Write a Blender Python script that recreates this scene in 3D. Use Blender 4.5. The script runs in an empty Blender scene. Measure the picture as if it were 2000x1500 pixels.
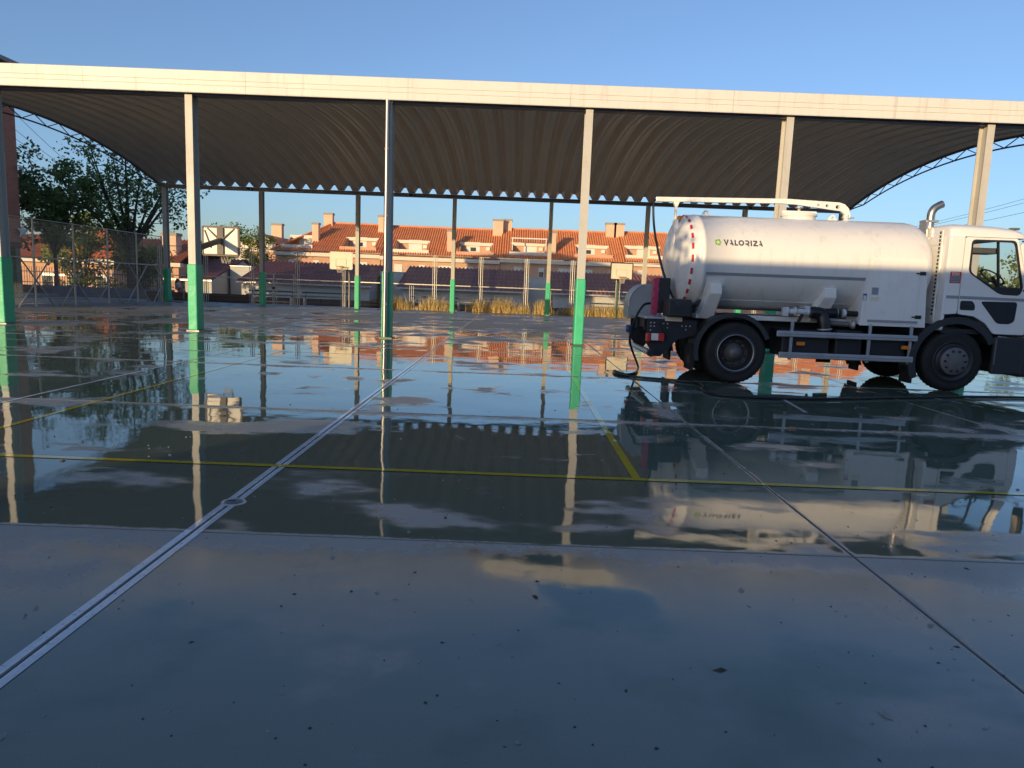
import bpy, bmesh, math, random
from mathutils import Vector, Matrix
random.seed(7)
S = bpy.context.scene
COL = S.collection
R = math.radians
# ------------------------------------------------------------------ camera
CAM_H = 1.5
cam_d = bpy.data.cameras.new('camera')
cam = bpy.data.objects.new('camera', cam_d); COL.objects.link(cam)
cam_d.sensor_width = 36.0; cam_d.lens = 1387.0/2000*36; cam_d.clip_start = .05; cam_d.clip_end = 5000
PITCH, ROLL, YAW = .1358, .0380, -.0010
_f = Vector((math.sin(YAW)*math.cos(PITCH), math.cos(YAW)*math.cos(PITCH), -math.sin(PITCH)))
_r = Vector((math.cos(YAW), -math.sin(YAW), 0)); _u = _r.cross(_f)
_r2 = _r*math.cos(ROLL)+_u*math.sin(ROLL); _u2 = -_r*math.sin(ROLL)+_u*math.cos(ROLL)
M = Matrix((_r2, _u2, -_f)).transposed().to_4x4(); M.translation = (0, 0, CAM_H)
cam.matrix_world = M
S.camera = cam
# ------------------------------------------------------------------ sky, sun, exposure
SUN_EL, SUN_AZ = R(5.6), R(30)          # sun behind the photographer, to the left
w = bpy.data.worlds.new('World'); S.world = w; w.use_nodes = True
wn = w.node_tree; wn.nodes.clear()
sky = wn.nodes.new('ShaderNodeTexSky'); sky.sky_type = 'NISHITA'; sky.sun_disc = False
sky.sun_elevation = SUN_EL; sky.sun_rotation = R(180)+SUN_AZ
sky.air_density = 1.0; sky.dust_density = 1.3; sky.ozone_density = 3.2; sky.altitude = 600
hs = wn.nodes.new('ShaderNodeHueSaturation'); hs.inputs['Saturation'].default_value = .9
bg = wn.nodes.new('ShaderNodeBackground'); bg.inputs[1].default_value = .137
wo = wn.nodes.new('ShaderNodeOutputWorld')
gm = wn.nodes.new('ShaderNodeGamma'); gm.inputs[1].default_value = .95
wn.links.new(sky.outputs[0], gm.inputs[0]); wn.links.new(gm.outputs[0], hs.inputs['Color']); wb = wn.nodes.new('ShaderNodeMix'); wb.data_type = 'RGBA'; wb.blend_type = 'MULTIPLY'; wb.inputs[0].default_value = 1; wb.inputs[7].default_value = (.91, .90, 1.0, 1)
wn.links.new(hs.outputs[0], wb.inputs[6]); wn.links.new(wb.outputs[2], bg.inputs[0]); wn.links.new(bg.outputs[0], wo.inputs[0])
sun_d = bpy.data.lights.new('sun', 'SUN'); sun_d.energy = 2.2; sun_d.angle = R(.35); sun_d.color = (1, .72, .38)
sun = bpy.data.objects.new('sun', sun_d); COL.objects.link(sun)
_sd = Vector((-math.sin(SUN_AZ)*math.cos(SUN_EL), -math.cos(SUN_AZ)*math.cos(SUN_EL), math.sin(SUN_EL)))
sun.rotation_euler = _sd.to_track_quat('Z', 'Y').to_euler()
S.view_settings.view_transform = 'Standard'; S.view_settings.look = 'None'
S.view_settings.exposure = 1.1; S.view_settings.gamma = 1; S.view_settings.use_curve_mapping = False
S.render.engine = 'CYCLES'

# ------------------------------------------------------------------ pixel helpers (2000x1500 photo)
def ray(px, py):
    return _f + _r2*((px-1000)/1387.0) - _u2*((py-750)/1387.0)
def onY(px, py, Y):
    v = ray(px, py); return Vector((0, 0, CAM_H)) + v*(Y/v.y)
def onX(px, py, X):
    v = ray(px, py); return Vector((0, 0, CAM_H)) + v*(X/v.x)
def gnd(px, py, z=0.0):
    v = ray(px, py); return Vector((0, 0, CAM_H)) + v*((z-CAM_H)/v.z)

# ------------------------------------------------------------------ materials
class NT:
    def __init__(s, name):
        s.m = bpy.data.materials.new(name); s.m.use_nodes = True; s.t = s.m.node_tree; s.t.nodes.clear()
        s.out = s.n('ShaderNodeOutputMaterial')
    def n(s, t, **k):
        o = s.t.nodes.new(t)
        for a, b in k.items(): setattr(o, a, b)
        return o
    def put(s, sock, v):
        if hasattr(v, 'is_output'): s.t.links.new(v, sock)
        else:
            try: sock.default_value = v
            except Exception:
                sock.default_value = (*v, 1)
    def math(s, op, a, b=None, c=None, clamp=False):
        o = s.n('ShaderNodeMath', operation=op); o.use_clamp = clamp
        s.put(o.inputs[0], a)
        if b is not None: s.put(o.inputs[1], b)
        if c is not None: s.put(o.inputs[2], c)
        return o.outputs[0]
    def smooth(s, v, a, b, lo=0.0, hi=1.0):
        o = s.n('ShaderNodeMapRange', interpolation_type='SMOOTHSTEP')
        s.put(o.inputs[0], v); s.put(o.inputs[1], a); s.put(o.inputs[2], b); s.put(o.inputs[3], lo); s.put(o.inputs[4], hi)
        return o.outputs[0]
    def lin(s, v, a, b, lo=0.0, hi=1.0):
        o = s.n('ShaderNodeMapRange'); s.put(o.inputs[0], v); s.put(o.inputs[1], a); s.put(o.inputs[2], b); s.put(o.inputs[3], lo); s.put(o.inputs[4], hi)
        return o.outputs[0]
    def noise(s, vec, scale, detail=3, rough=.5):
        o = s.n('ShaderNodeTexNoise'); s.put(o.inputs['Vector'], vec); o.inputs['Scale'].default_value = scale
        o.inputs['Detail'].default_value = detail; o.inputs['Roughness'].default_value = rough
        return o.outputs[0]
    def pos(s): return s.n('ShaderNodeNewGeometry').outputs['Position']
    def objco(s): return s.n('ShaderNodeTexCoord').outputs['Object']
    def xyz(s, v):
        o = s.n('ShaderNodeSeparateXYZ'); s.put(o.inputs[0], v); return o.outputs
    def comb(s, x, y, z):
        o = s.n('ShaderNodeCombineXYZ')
        for i, v in enumerate((x, y, z)): s.put(o.inputs[i], v)
        return o.outputs[0]
    def mix(s, f, a, b):
        o = s.n('ShaderNodeMix', data_type='RGBA'); s.put(o.inputs[0], f); s.put(o.inputs[6], a); s.put(o.inputs[7], b)
        return o.outputs[2]
    def bump(s, h, strength, dist, normal=None):
        o = s.n('ShaderNodeBump'); o.inputs['Strength'].default_value = 1.0
        s.put(o.inputs['Height'], h); s.put(o.inputs['Distance'], dist)
        s.put(o.inputs['Strength'], strength)
        if normal is not None: s.put(o.inputs['Normal'], normal)
        return o.outputs[0]
    def bsdf(s, color, rough=.5, metal=0., **k):
        o = s.n('ShaderNodeBsdfPrincipled')
        s.put(o.inputs['Base Color'], color); s.put(o.inputs['Roughness'], rough); s.put(o.inputs['Metallic'], metal)
        for a, b in k.items(): s.put(o.inputs[a.replace('_', ' ')], b)
        s.t.links.new(o.outputs[0], s.out.inputs[0])
        return o

def c4(c): return (c[0], c[1], c[2], 1)
def simple(name, c, rough=.5, metal=0., var=.12, vs=3., bump=0., bs=40., dirt=0., streak=0., **k):
    t = NT(name); p = t.pos()
    n1 = t.noise(p, vs, 4)
    a = tuple(max(0, x*(1-var)) for x in c); b = tuple(min(1, x*(1+var)) for x in c)
    col = t.mix(n1, c4(a), c4(b))
    if dirt:
        n2 = t.noise(t.n('ShaderNodeMapping').outputs[0] if False else p, 1.3, 6, .7)
        col = t.mix(t.smooth(n2, .48, .75, 0, dirt), col, c4((.10, .085, .065)))
    if streak:      # run-off marks, long in the vertical
        q = t.xyz(p); sn = t.noise(t.comb(t.math('MULTIPLY', q[0], 7.0), t.math('MULTIPLY', q[1], 7.0), t.math('MULTIPLY', q[2], .5)), 1.0, 4, .65)
        col = t.mix(t.smooth(sn, .50, .78, 0, streak), col, c4((.22, .19, .15)))
    rr = t.lin(n1, .3, .7, max(0.02, rough-.06), min(1, rough+.06))
    kw = dict(k)
    if bump: kw['Normal'] = t.bump(t.noise(p, bs, 3), 1.0, bump)
    t.bsdf(col, rr, metal, **kw)
    return t.m

MAT = {}
MAT['white_paint'] = simple('white_paint', (.81, .80, .77), .30, var=.03, vs=1.5, dirt=.06, streak=.22)
MAT['cab_paint'] = simple('cab_paint', (.80, .80, .78), .22, var=.02, vs=1.5, dirt=.05)
MAT['grey_tape'] = simple('grey_tape', (.27, .30, .33), .4)
MAT['black_plastic'] = simple('black_plastic', (.018, .019, .022), .5, var=.3, vs=8)
MAT['dark_plastic'] = simple('dark_plastic', (.030, .032, .038), .5, var=.2, vs=6, dirt=.12)
MAT['chassis'] = simple('chassis', (.016, .017, .022), .5, var=.3, vs=6, dirt=.12)
MAT['rubber'] = simple('rubber', (.012, .012, .013), .75, var=.3, vs=9, dirt=.10, bump=.002, bs=60)
MAT['hose_rubber'] = simple('hose_rubber', (.010, .010, .011), .35, var=.2)
MAT['rim_dark'] = simple('rim_dark', (.05, .05, .055), .5, .5, var=.2, vs=10, dirt=.25)
MAT['rim_steel'] = simple('rim_steel', (.42, .42, .42), .35, .9, var=.2, vs=10, dirt=.3)
MAT['hub_grey'] = simple('hub_grey', (.16, .155, .15), .55, .3, var=.2, vs=10, dirt=.4)
MAT['alu'] = simple('alu', (.55, .56, .58), .38, .7, var=.1, vs=4, dirt=.25)
MAT['chrome'] = simple('chrome', (.62, .52, .40), .33, 1., var=.1)
MAT['red'] = simple('red_plastic', (.55, .03, .03), .35)
MAT['crimson'] = simple('crimson', (.42, .03, .10), .45)
MAT['orange_lens'] = simple('orange_lens', (.75, .22, .02), .3)
MAT['reel_grey'] = simple('reel_grey', (.30, .34, .37), .35, .2, dirt=.2)
MAT['blue'] = simple('blue_fitting', (.03, .08, .25), .4)
MAT['ink'] = simple('ink', (.075, .085, .10), .45, var=.05)
MAT['ink_green'] = simple('ink_green', (.10, .30, .06), .45)
MAT['ink_lime'] = simple('ink_lime', (.42, .58, .20), .45)
MAT['pipe_white'] = simple('pipe_white', (.62, .64, .66), .35, .2, dirt=.3)
MAT['hoop_grey'] = simple('hoop_grey', (.15, .13, .115), .65)
MAT['seam'] = simple('seam', (.03, .03, .03), .7)
MAT['seat'] = simple('seat_fabric', (.10, .10, .12), .9)
MAT['column_paint'] = simple('column_paint', (.50, .49, .46), .5, .0, var=.05, vs=2, dirt=.18, streak=.25)
MAT['steel_dark'] = simple('steel_dark', (.16, .16, .17), .42, .6, var=.12, vs=3)
MAT['steel_pipe'] = simple('steel_pipe', (.30, .29, .29), .34, .85, var=.08, vs=6)
MAT['fascia'] = simple('fascia_sheet', (.67, .66, .63), .5, .0, var=.03, vs=1.2, dirt=.08, streak=.30, bump=.004, bs=2.5)
MAT['pad'] = simple('pad_vinyl', (.05, .50, .26), .5, var=.16, vs=4, bump=.012, bs=7)
MAT['galv'] = simple('galvanised_tube', (.52, .50, .47), .42, .55, var=.12, vs=3)
MAT['brown_metal'] = simple('fence_dark', (.035, .035, .04), .5, .3)
MAT['backboard'] = simple('backboard', (.72, .70, .64), .4, dirt=.15)
MAT['rim_orange'] = simple('hoop_orange', (.75, .16, .03), .4)
MAT['net'] = simple('net_cord', (.65, .60, .52), .8)
MAT['pole_green'] = simple('pole_green', (.05, .11, .07), .5)
MAT['cream_render'] = simple('cream_render', (.74, .67, .55), .8, var=.06, vs=.8)
MAT['peach_render'] = simple('peach_render', (.66, .47, .33), .85, var=.08, vs=.9, dirt=.15)
MAT['white_wall'] = simple('white_wall', (.52, .52, .49), .85, var=.07, vs=.7, dirt=.2)
MAT['plinth'] = simple('plinth', (.10, .06, .045), .85, var=.2)
MAT['shutter'] = simple('shutter', (.70, .68, .62), .6)
MAT['pane'] = simple('window_pane', (.03, .04, .05), .08)
MAT['concrete'] = simple('concrete', (.30, .29, .27), .85, var=.12, vs=2, bump=.004)
MAT['bark'] = simple('bark', (.075, .06, .045), .9, var=.4, vs=6, bump=.02, bs=14)
MAT['green_paint'] = simple('green_paint', (.06, .12, .07), .6)
MAT['porch_shade'] = simple('porch_shade_dark', (.015, .014, .013), .9)  # near-black wall colour standing in for the deep shade under the porch
MAT['skin'] = simple('skin', (.45, .27, .19), .55)
MAT['hair'] = simple('hair', (.02, .014, .01), .5)
MAT['shirt'] = simple('shirt', (.50, .52, .58), .8)
MAT['skirt'] = simple('skirt', (.45, .05, .06), .8)
MAT['cable'] = simple('cable', (.02, .02, .02), .6)
MAT['white_line'] = None

def tile_mat(name, c1, c2):
    t = NT(name); p = t.pos()
    n = t.noise(p, 1.1, 4, .6); n2 = t.noise(p, 9., 2)
    col = t.mix(t.smooth(n, .3, .7), c4(c1), c4(c2))
    col = t.mix(t.smooth(n2, .5, .8, 0, .45), col, c4((.16, .07, .04)))
    t.bsdf(col, .75)
    return t.m
MAT['tile_orange'] = tile_mat('roof_tile_orange', (.70, .23, .085), (.82, .32, .12))
MAT['tile_maroon'] = tile_mat('roof_tile_maroon', (.27, .085, .065), (.36, .12, .085))
MAT['tile_shaded'] = tile_mat('roof_tile_shaded', (.52, .15, .06), (.62, .21, .08))  # darker copy of the orange tile: shade on the far-left house put into colour

def brick_mat(name, c1, c2, mortar, scale=1.0):
    t = NT(name); o = t.n('ShaderNodeTexBrick'); p = t.xyz(t.pos())
    v = t.comb(t.math('ADD', p[0], p[1]), p[2], 0.0)
    t.put(o.inputs['Vector'], v); o.inputs['Color1'].default_value = c4(c1); o.inputs['Color2'].default_value = c4(c2); o.inputs['Mortar'].default_value = c4(mortar)
    o.inputs['Scale'].default_value = 1.0; o.inputs['Mortar Size'].default_value = .008; o.inputs['Brick Width'].default_value = .25; o.inputs['Row Height'].default_value = .075
    n = t.noise(t.pos(), .6, 4)
    col = t.mix(t.smooth(n, .4, .75, 0, .25), o.outputs[0], c4(tuple(x*.6 for x in c1)))
    t.bsdf(col, .85, Normal=t.bump(o.outputs[1], .6, -.006))
    return t.m
MAT['brick_red'] = brick_mat('brick_red', (.46, .14, .08), (.54, .18, .10), (.36, .23, .17))
MAT['peach_brick'] = brick_mat('brick_peach', (.60, .32, .19), (.66, .37, .23), (.55, .42, .31))

def glass_mat(name, tint=(.95, .97, .97)):
    t = NT(name)
    tr = t.n('ShaderNodeBsdfTransparent'); tr.inputs[0].default_value = c4(tint)
    gl = t.n('ShaderNodeBsdfGlossy'); gl.inputs['Roughness'].default_value = .02
    ge = t.n('ShaderNodeNewGeometry'); dp = t.n('ShaderNodeVectorMath', operation='DOT_PRODUCT')
    t.put(dp.inputs[0], ge.outputs['Normal']); t.put(dp.inputs[1], ge.outputs['Incoming'])
    k = t.math('POWER', t.math('SUBTRACT', 1.0, t.math('ABSOLUTE', dp.outputs['Value'])), 5.0)      # Schlick, the same from both sides
    mx = t.n('ShaderNodeMixShader'); t.put(mx.inputs[0], t.math('MULTIPLY_ADD', k, .95, .045))
    t.t.links.new(tr.outputs[0], mx.inputs[1]); t.t.links.new(gl.outputs[0], mx.inputs[2])
    t.t.links.new(mx.outputs[0], t.out.inputs[0])
    return t.m
MAT['glass'] = glass_mat('clear_glass')

def leaf_mat(name, c1, c2):
    t = NT(name)
    g = t.n('ShaderNodeNewGeometry')
    col = t.mix(t.noise(g.outputs['Position'], 2.2, 2), c4(c1), c4(c2))
    b = t.n('ShaderNodeBsdfPrincipled'); t.put(b.inputs['Base Color'], col); b.inputs['Roughness'].default_value = .5
    tl = t.n('ShaderNodeBsdfTranslucent'); t.put(tl.inputs[0], col)
    mx = t.n('ShaderNodeMixShader'); mx.inputs[0].default_value = .35
    t.t.links.new(b.outputs[0], mx.inputs[1]); t.t.links.new(tl.outputs[0], mx.inputs[2]); t.t.links.new(mx.outputs[0], t.out.inputs[0])
    return t.m
MAT['leaf_dark'] = leaf_mat('leaves_dark', (.12, .18, .05), (.20, .27, .085))
MAT['leaf_light'] = leaf_mat('leaves_light', (.15, .20, .04), (.25, .28, .06))
MAT['dry_grass'] = leaf_mat('dry_grass_blades', (.60, .46, .20), (.80, .66, .36))

def roof_under():
    t = NT('roof_sheet'); p = t.pos()
    n = t.noise(p, .5, 4); n2 = t.noise(p, 14., 3)
    col = t.mix(n, c4((.76, .66, .57)), c4((.88, .78, .68)))
    t.bsdf(col, t.lin(n2, .3, .7, .30, .45), .30, Normal=t.bump(t.noise(p, 3., 2), .4, .004))
    return t.m
MAT['roof_sheet'] = roof_under()

# --- wet court: one shader used for slabs and painted lines
PX, PY, X0, Y0 = 3.90, 4.12, -1.85, 4.02
def court_mat(name, paint=None, wear=0.0):
    t = NT(name); p = t.pos(); x, y, z = t.xyz(p)
    fx = t.math('DIVIDE', t.math('SUBTRACT', x, X0), PX); fy = t.math('DIVIDE', t.math('SUBTRACT', y, Y0), PY)
    ix = t.math('FLOOR', fx); iy = t.math('FLOOR', fy)
    ax = t.math('SUBTRACT', fx, ix); ay = t.math('SUBTRACT', fy, iy)
    dx = t.math('MULTIPLY', t.math('MINIMUM', ax, t.math('SUBTRACT', 1.0, ax)), PX)
    dy_far = t.math('MULTIPLY', t.math('SUBTRACT', 1.0, ay), PY)     # water stands against the near joint, the far edge lies higher
    dy_near = t.math('MULTIPLY', ay, PY*6.0)
    dj = t.math('MINIMUM', t.math('MULTIPLY', dx, 9.0), t.math('MINIMUM', dy_far, dy_near))
    wn_ = t.n('ShaderNodeTexWhiteNoise', noise_dimensions='2D'); t.put(wn_.inputs['Vector'], t.comb(ix, iy, 0.0))
    slab = wn_.outputs[0]
    nb = t.noise(p, .42, 3, .55); nm = t.noise(p, 1.7, 4, .6); nf = t.noise(p, 60., 2)
    n5 = t.noise(p, 7., 4, .65)
    dj = t.math('ADD', dj, t.math('MULTIPLY', t.math('SUBTRACT', n5, .5), .45))
    lip = t.smooth(t.math('ADD', dj, t.math('MULTIPLY', t.math('SUBTRACT', nb, .5), .8)), .0, .30)
    h = t.math('ADD', t.math('MULTIPLY', nb, 1.0), t.math('MULTIPLY', t.math('SUBTRACT', nm, .5), .42))
    h = t.math('ADD', h, t.math('MULTIPLY', t.math('SUBTRACT', slab, .5), .10))
    h = t.math('ADD', h, t.math('MULTIPLY', t.math('SUBTRACT', n5, .5), .12))
    h = t.math('SUBTRACT', h, t.smooth(y, 13., 30., -.12, .17))
    wet = t.math('MULTIPLY', t.smooth(h, .30, .56), t.lin(lip, 0, 1, .30, 1.0))
    isl = t.noise(t.comb(t.math('MULTIPLY', x, .55), y, 3.0), 1.05, 4, .55)           # low humps that dry first
    wet = t.math('MULTIPLY', wet, t.math('SUBTRACT', 1.0, t.smooth(isl, .545, .67, 0, t.smooth(y, 3.9, 4.1, .30, .66))))
    hump = t.math('MULTIPLY', t.smooth(y, 3.9, 4.1, 1, 0), t.smooth(t.math('ADD', nb, t.math('MULTIPLY', nm, .25)), .62, .80, 1, 0))   # nearest slab row stands proud: damp, not flooded
    wet = t.math('MULTIPLY', wet, t.math('SUBTRACT', 1.0, t.math('MULTIPLY', hump, .36)))
    wetc = (.098, .130, .092)
    grain = t.noise(p, 220., 2)
    drycol = t.mix(t.smooth(grain, .35, .7), c4((.26, .248, .222)), c4((.33, .315, .28)))
    col = t.mix(t.smooth(wet, .22, .98), drycol, c4(wetc))
    if paint:
        pc = t.mix(t.smooth(t.noise(p, 30., 4, .7), .56, .70, 0, .75+wear), c4(paint), c4((.06, .065, .06)))
        col = t.mix(t.smooth(wet, .1, .8, 0, .28), pc, c4(tuple(q*.35 for q in paint)))
    cr = t.n('ShaderNodeValToRGB'); t.put(cr.inputs[0], wet)
    e = cr.color_ramp.elements
    e[0].position = 0; e[0].color = (.52, .52, .52, 1); e[1].position = 1; e[1].color = (.012, .012, .012, 1)
    for ps, v in ((.30, .36), (.55, .16), (.78, .045)):
        q = e.new(ps); q.color = (v, v, v, 1)
    rough = t.math('ADD', cr.outputs[0], t.math('MULTIPLY', t.smooth(nf, .66, .74), .10))
    hw = t.math('ADD', t.noise(p, .9, 2, .4), t.math('MULTIPLY', t.noise(p, 3.2, 2), .10))
    nrm = t.bump(hw, 1.0, .0065)
    nrm = t.bump(grain, t.lin(wet, .2, .8, .55, .012), .0016, nrm)
    t.bsdf(col, rough, 0., IOR=1.48, Normal=nrm)
    return t.m
MAT['court'] = court_mat('wet_court_slab')
MAT['line_white'] = court_mat('wet_white_line', (.74, .75, .76))
MAT['line_yellow'] = court_mat('wet_yellow_line', (.62, .46, .03), .1)
t_ = NT('bare_ground'); p_ = t_.pos()
t_.bsdf(t_.mix(t_.noise(p_, .15, 5), c4((.10, .095, .08)), c4((.17, .15, .11))), .9, Normal=t_.bump(t_.noise(p_, 4., 4), .6, .03)); MAT['ground'] = t_.m

# ------------------------------------------------------------------ mesh helpers
ORG = {}
def tag(o, label=None, cat=None, group=None, kind=None):
    if label: o['label'] = label
    if cat: o['category'] = cat
    if group: o['group'] = group
    if kind: o['kind'] = kind
    return o
def empty(name, loc, label, cat, group=None):
    o = bpy.data.objects.new(name, None); COL.objects.link(o); o.location = loc; o.empty_display_size = .2
    ORG[o.name] = Vector(loc)
    return tag(o, label, cat, group)
def link(name, me, mat, parent, origin):
    o = bpy.data.objects.new(name, me); COL.objects.link(o)
    if mat is not None and not me.materials: me.materials.append(MAT[mat] if isinstance(mat, str) else mat)
    po = ORG[parent.name] if parent is not None else Vector()
    o.location = Vector(origin)-po; o.parent = parent
    ORG[o.name] = Vector(origin)
    return o
def again(o, name, origin, parent):
    return link(name, o.data, None, parent, origin)
class MB:
    def __init__(s): s.v = []; s.f = []; s.sm = []
    def add(s, vs, fs, smooth=False):
        b = len(s.v); s.v += [Vector(q) for q in vs]; s.f += [tuple(b+i for i in f) for f in fs]; s.sm += [smooth]*len(fs); return s
    def box(s, a, b):
        (x0, y0, z0), (x1, y1, z1) = a, b
        return s.add([(x0, y0, z0), (x1, y0, z0), (x1, y1, z0), (x0, y1, z0), (x0, y0, z1), (x1, y0, z1), (x1, y1, z1), (x0, y1, z1)],
                     [(0, 3, 2, 1), (4, 5, 6, 7), (0, 1, 5, 4), (1, 2, 6, 5), (2, 3, 7, 6), (3, 0, 4, 7)])
    def cbox(s, c, d): return s.box((c[0]-d[0]/2, c[1]-d[1]/2, c[2]-d[2]/2), (c[0]+d[0]/2, c[1]+d[1]/2, c[2]+d[2]/2))
    def bar(s, p, q, w, h=None, up=(0, 0, 1)):
        p, q = Vector(p), Vector(q); h = h or w; d = (q-p).normalized(); u = Vector(up)
        if abs(d.dot(u)) > .98: u = Vector((0, 1, 0))
        a = d.cross(u).normalized(); b = a.cross(d)
        vs = [e+a*i*w/2+b*j*h/2 for e in (p, q) for i, j in ((-1, -1), (1, -1), (1, 1), (-1, 1))]
        return s.add(vs, [(0, 1, 2, 3), (7, 6, 5, 4), (0, 4, 5, 1), (1, 5, 6, 2), (2, 6, 7, 3), (3, 7, 4, 0)])
    def tube(s, pts, r, n=8, cap=True):
        pts = [Vector(p) for p in pts]; m = len(pts); rs = r if isinstance(r, (list, tuple)) else [r]*m
        vs = []; ref = None
        for i, p in enumerate(pts):
            d = (pts[min(i+1, m-1)]-pts[max(i-1, 0)]).normalized()
            if ref is None: ref = Vector((0, 0, 1)) if abs(d.z) < .9 else Vector((1, 0, 0))
            a = d.cross(ref)
            if a.length < 1e-4: a = d.orthogonal()
            a.normalize(); b = a.cross(d); ref = b
            vs += [p+(a*math.cos(2*math.pi*k/n)+b*math.sin(2*math.pi*k/n))*rs[i] for k in range(n)]
        fs = [(i*n+k, i*n+(k+1) % n, (i+1)*n+(k+1) % n, (i+1)*n+k) for i in range(m-1) for k in range(n)]
        s.add(vs, fs, True)
        if cap: s.add(vs[:n], [tuple(range(n))]); s.add(vs[-n:], [tuple(reversed(range(n)))])
        return s
    def lathe(s, c, axis, prof, n=32, a0=0., a1=2*math.pi, smooth=True, mod=None):
        # prof: list of (radius, along axis)
        ax = Vector(axis).normalized(); u = ax.orthogonal().normalized()
        if abs(ax.y) > .9: u = Vector((1, 0, 0))
        v = ax.cross(u); c = Vector(c); full = abs(a1-a0-2*math.pi) < 1e-6
        k = n if full else n+1; vs = []
        for i, (r, h) in enumerate(prof):
            for j in range(k):
                a = a0+(a1-a0)*j/n; rr = r if mod is None else mod(i, j, r)
                vs.append(c+ax*h+(u*math.cos(a)+v*math.sin(a))*rr)
        fs = [(i*k+j, i*k+(j+1) % k, (i+1)*k+(j+1) % k, (i+1)*k+j) for i in range(len(prof)-1) for j in range(k if full else n)]
        return s.add(vs, fs, smooth)
    def build(s, name, mat, parent=None, origin=None, bevel=0.0, bseg=2):
        lo = Vector((min(q.x for q in s.v), min(q.y for q in s.v), min(q.z for q in s.v))); hi = Vector((max(q.x for q in s.v), max(q.y for q in s.v), max(q.z for q in s.v)))
        o = Vector(origin) if origin is not None else Vector(((lo.x+hi.x)/2, (lo.y+hi.y)/2, lo.z))
        me = bpy.data.meshes.new(name); me.from_pydata([q-o for q in s.v], [], s.f)
        me.polygons.foreach_set('use_smooth', s.sm)
        bm = bmesh.new(); bm.from_mesh(me)
        if bevel:
            bmesh.ops.remove_doubles(bm, verts=bm.verts, dist=1e-5)
            es = [e for e in bm.edges if len(e.link_faces) == 2 and e.calc_face_angle(0) > .5]
            bmesh.ops.bevel(bm, geom=es, offset=bevel, segments=bseg, affect='EDGES', profile=.5)
        bmesh.ops.recalc_face_normals(bm, faces=bm.faces); bm.to_mesh(me); bm.free()
        return link(name, me, mat, parent, o)
def plate(name, outline, holes, mat, parent, frame, thick=.02, bevel=.0):
    """flat panel with holes; outline in (a, b); frame(a, b, c) -> world, c across the thickness"""
    cu = bpy.data.curves.new(name, 'CURVE'); cu.dimensions = '2D'; cu.fill_mode = 'BOTH'; cu.extrude = thick/2; cu.bevel_depth = bevel; cu.bevel_resolution = 1
    for pl in [outline]+list(holes):
        sp = cu.splines.new('POLY'); sp.points.add(len(pl)-1); sp.use_cyclic_u = True
        for q, (a, b) in zip(sp.points, pl): q.co = (a, b, 0, 1)
    ob = bpy.data.objects.new('tmp_curve', cu); COL.objects.link(ob)
    dg = bpy.context.evaluated_depsgraph_get(); dg.update()
    me0 = bpy.data.meshes.new_from_object(ob.evaluated_get(dg))
    mb = MB(); mb.add([frame(q.co.x, q.co.y, q.co.z) for q in me0.vertices], [tuple(p.vertices) for p in me0.polygons])
    bpy.data.objects.remove(ob); bpy.data.curves.remove(cu); bpy.data.meshes.remove(me0)
    return mb.build(name, mat, parent)
def rounded(pts, r, n=4):
    out = []; m = len(pts)
    for i in range(m):
        p0, p, p1 = Vector(pts[i-1]), Vector(pts[i]), Vector(pts[(i+1) % m])
        a = (p0-p); b = (p1-p); k = min(r, a.length*.45, b.length*.45); s_, e_ = p+a.normalized()*k, p+b.normalized()*k
        for j in range(n+1):
            t = j/n; q = s_*(1-t)**2+p*2*t*(1-t)+e_*t*t; out.append((q.x, q.y))
    return out
def catmull(pts, n=6):
    pts = [Vector(p) for p in pts]; P = [pts[0]]+pts+[pts[-1]]; out = []
    for i in range(1, len(P)-2):
        for k in range(n):
            t = k/n; a, b, c, d = P[i-1], P[i], P[i+1], P[i+2]
            out.append(.5*((2*b)+(c-a)*t+(2*a-5*b+4*c-d)*t*t+(3*b-a-3*c+d)*t**3))
    out.append(pts[-1]); return out

# ================================================================== GROUND
ys = [-400, -60, 0, 41.9, 43.5, 46, 50, 56, 120, 400, 2500]; zs = [-.05, -.05, -.05, -.05, -.12, -.5, -1.4, -2.0, -2.0, -2.0, -2.0]
xs = [-2000, -300, -60, -30, 0, 30, 60, 300, 2000]
mb = MB()
mb.add([(x, y, z) for y, z in zip(ys, zs) for x in xs], [(j*9+i, j*9+i+1, (j+1)*9+i+1, (j+1)*9+i) for j in range(len(ys)-1) for i in range(8)], True)
tag(mb.build('ground', 'ground', origin=(0, 0, 0)), kind='structure')
court = tag(empty('sports_court', (0, 20, 0), None, None), kind='structure')
g = .007; bv = .003
mb = MB(); hx, hy = PX/2-g, PY/2-g
mb.add([(-hx, -hy, -.045), (hx, -hy, -.045), (hx, hy, -.045), (-hx, hy, -.045), (-hx, -hy, -bv), (hx, -hy, -bv), (hx, hy, -bv), (-hx, hy, -bv),
        (-hx+bv, -hy+bv, 0), (hx-bv, -hy+bv, 0), (hx-bv, hy-bv, 0), (-hx+bv, hy-bv, 0)],
       [(0, 1, 5, 4), (1, 2, 6, 5), (2, 3, 7, 6), (3, 0, 4, 7), (4, 5, 9, 8), (5, 6, 10, 9), (6, 7, 11, 10), (7, 4, 8, 11), (8, 9, 10, 11)])
tag(MB().box((X0-PX*6, Y0-PY*3, -.048), (X0+PX*7, Y0+PY*9, -.018)).build('joint_filler', 'seam', court), kind='structure')
slab0 = None
for j in range(-3, 9):
    for i in range(-6, 7):
        c = (X0+PX*(i+.5), Y0+PY*(j+.5), 0)
        if slab0 is None:
            slab0 = mb.build('concrete_slab', 'court', court, origin=(0, 0, 0)); slab0.location = Vector(c)-Vector((0, 20, 0))
        else: again(slab0, 'concrete_slab', c, court)
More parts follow.
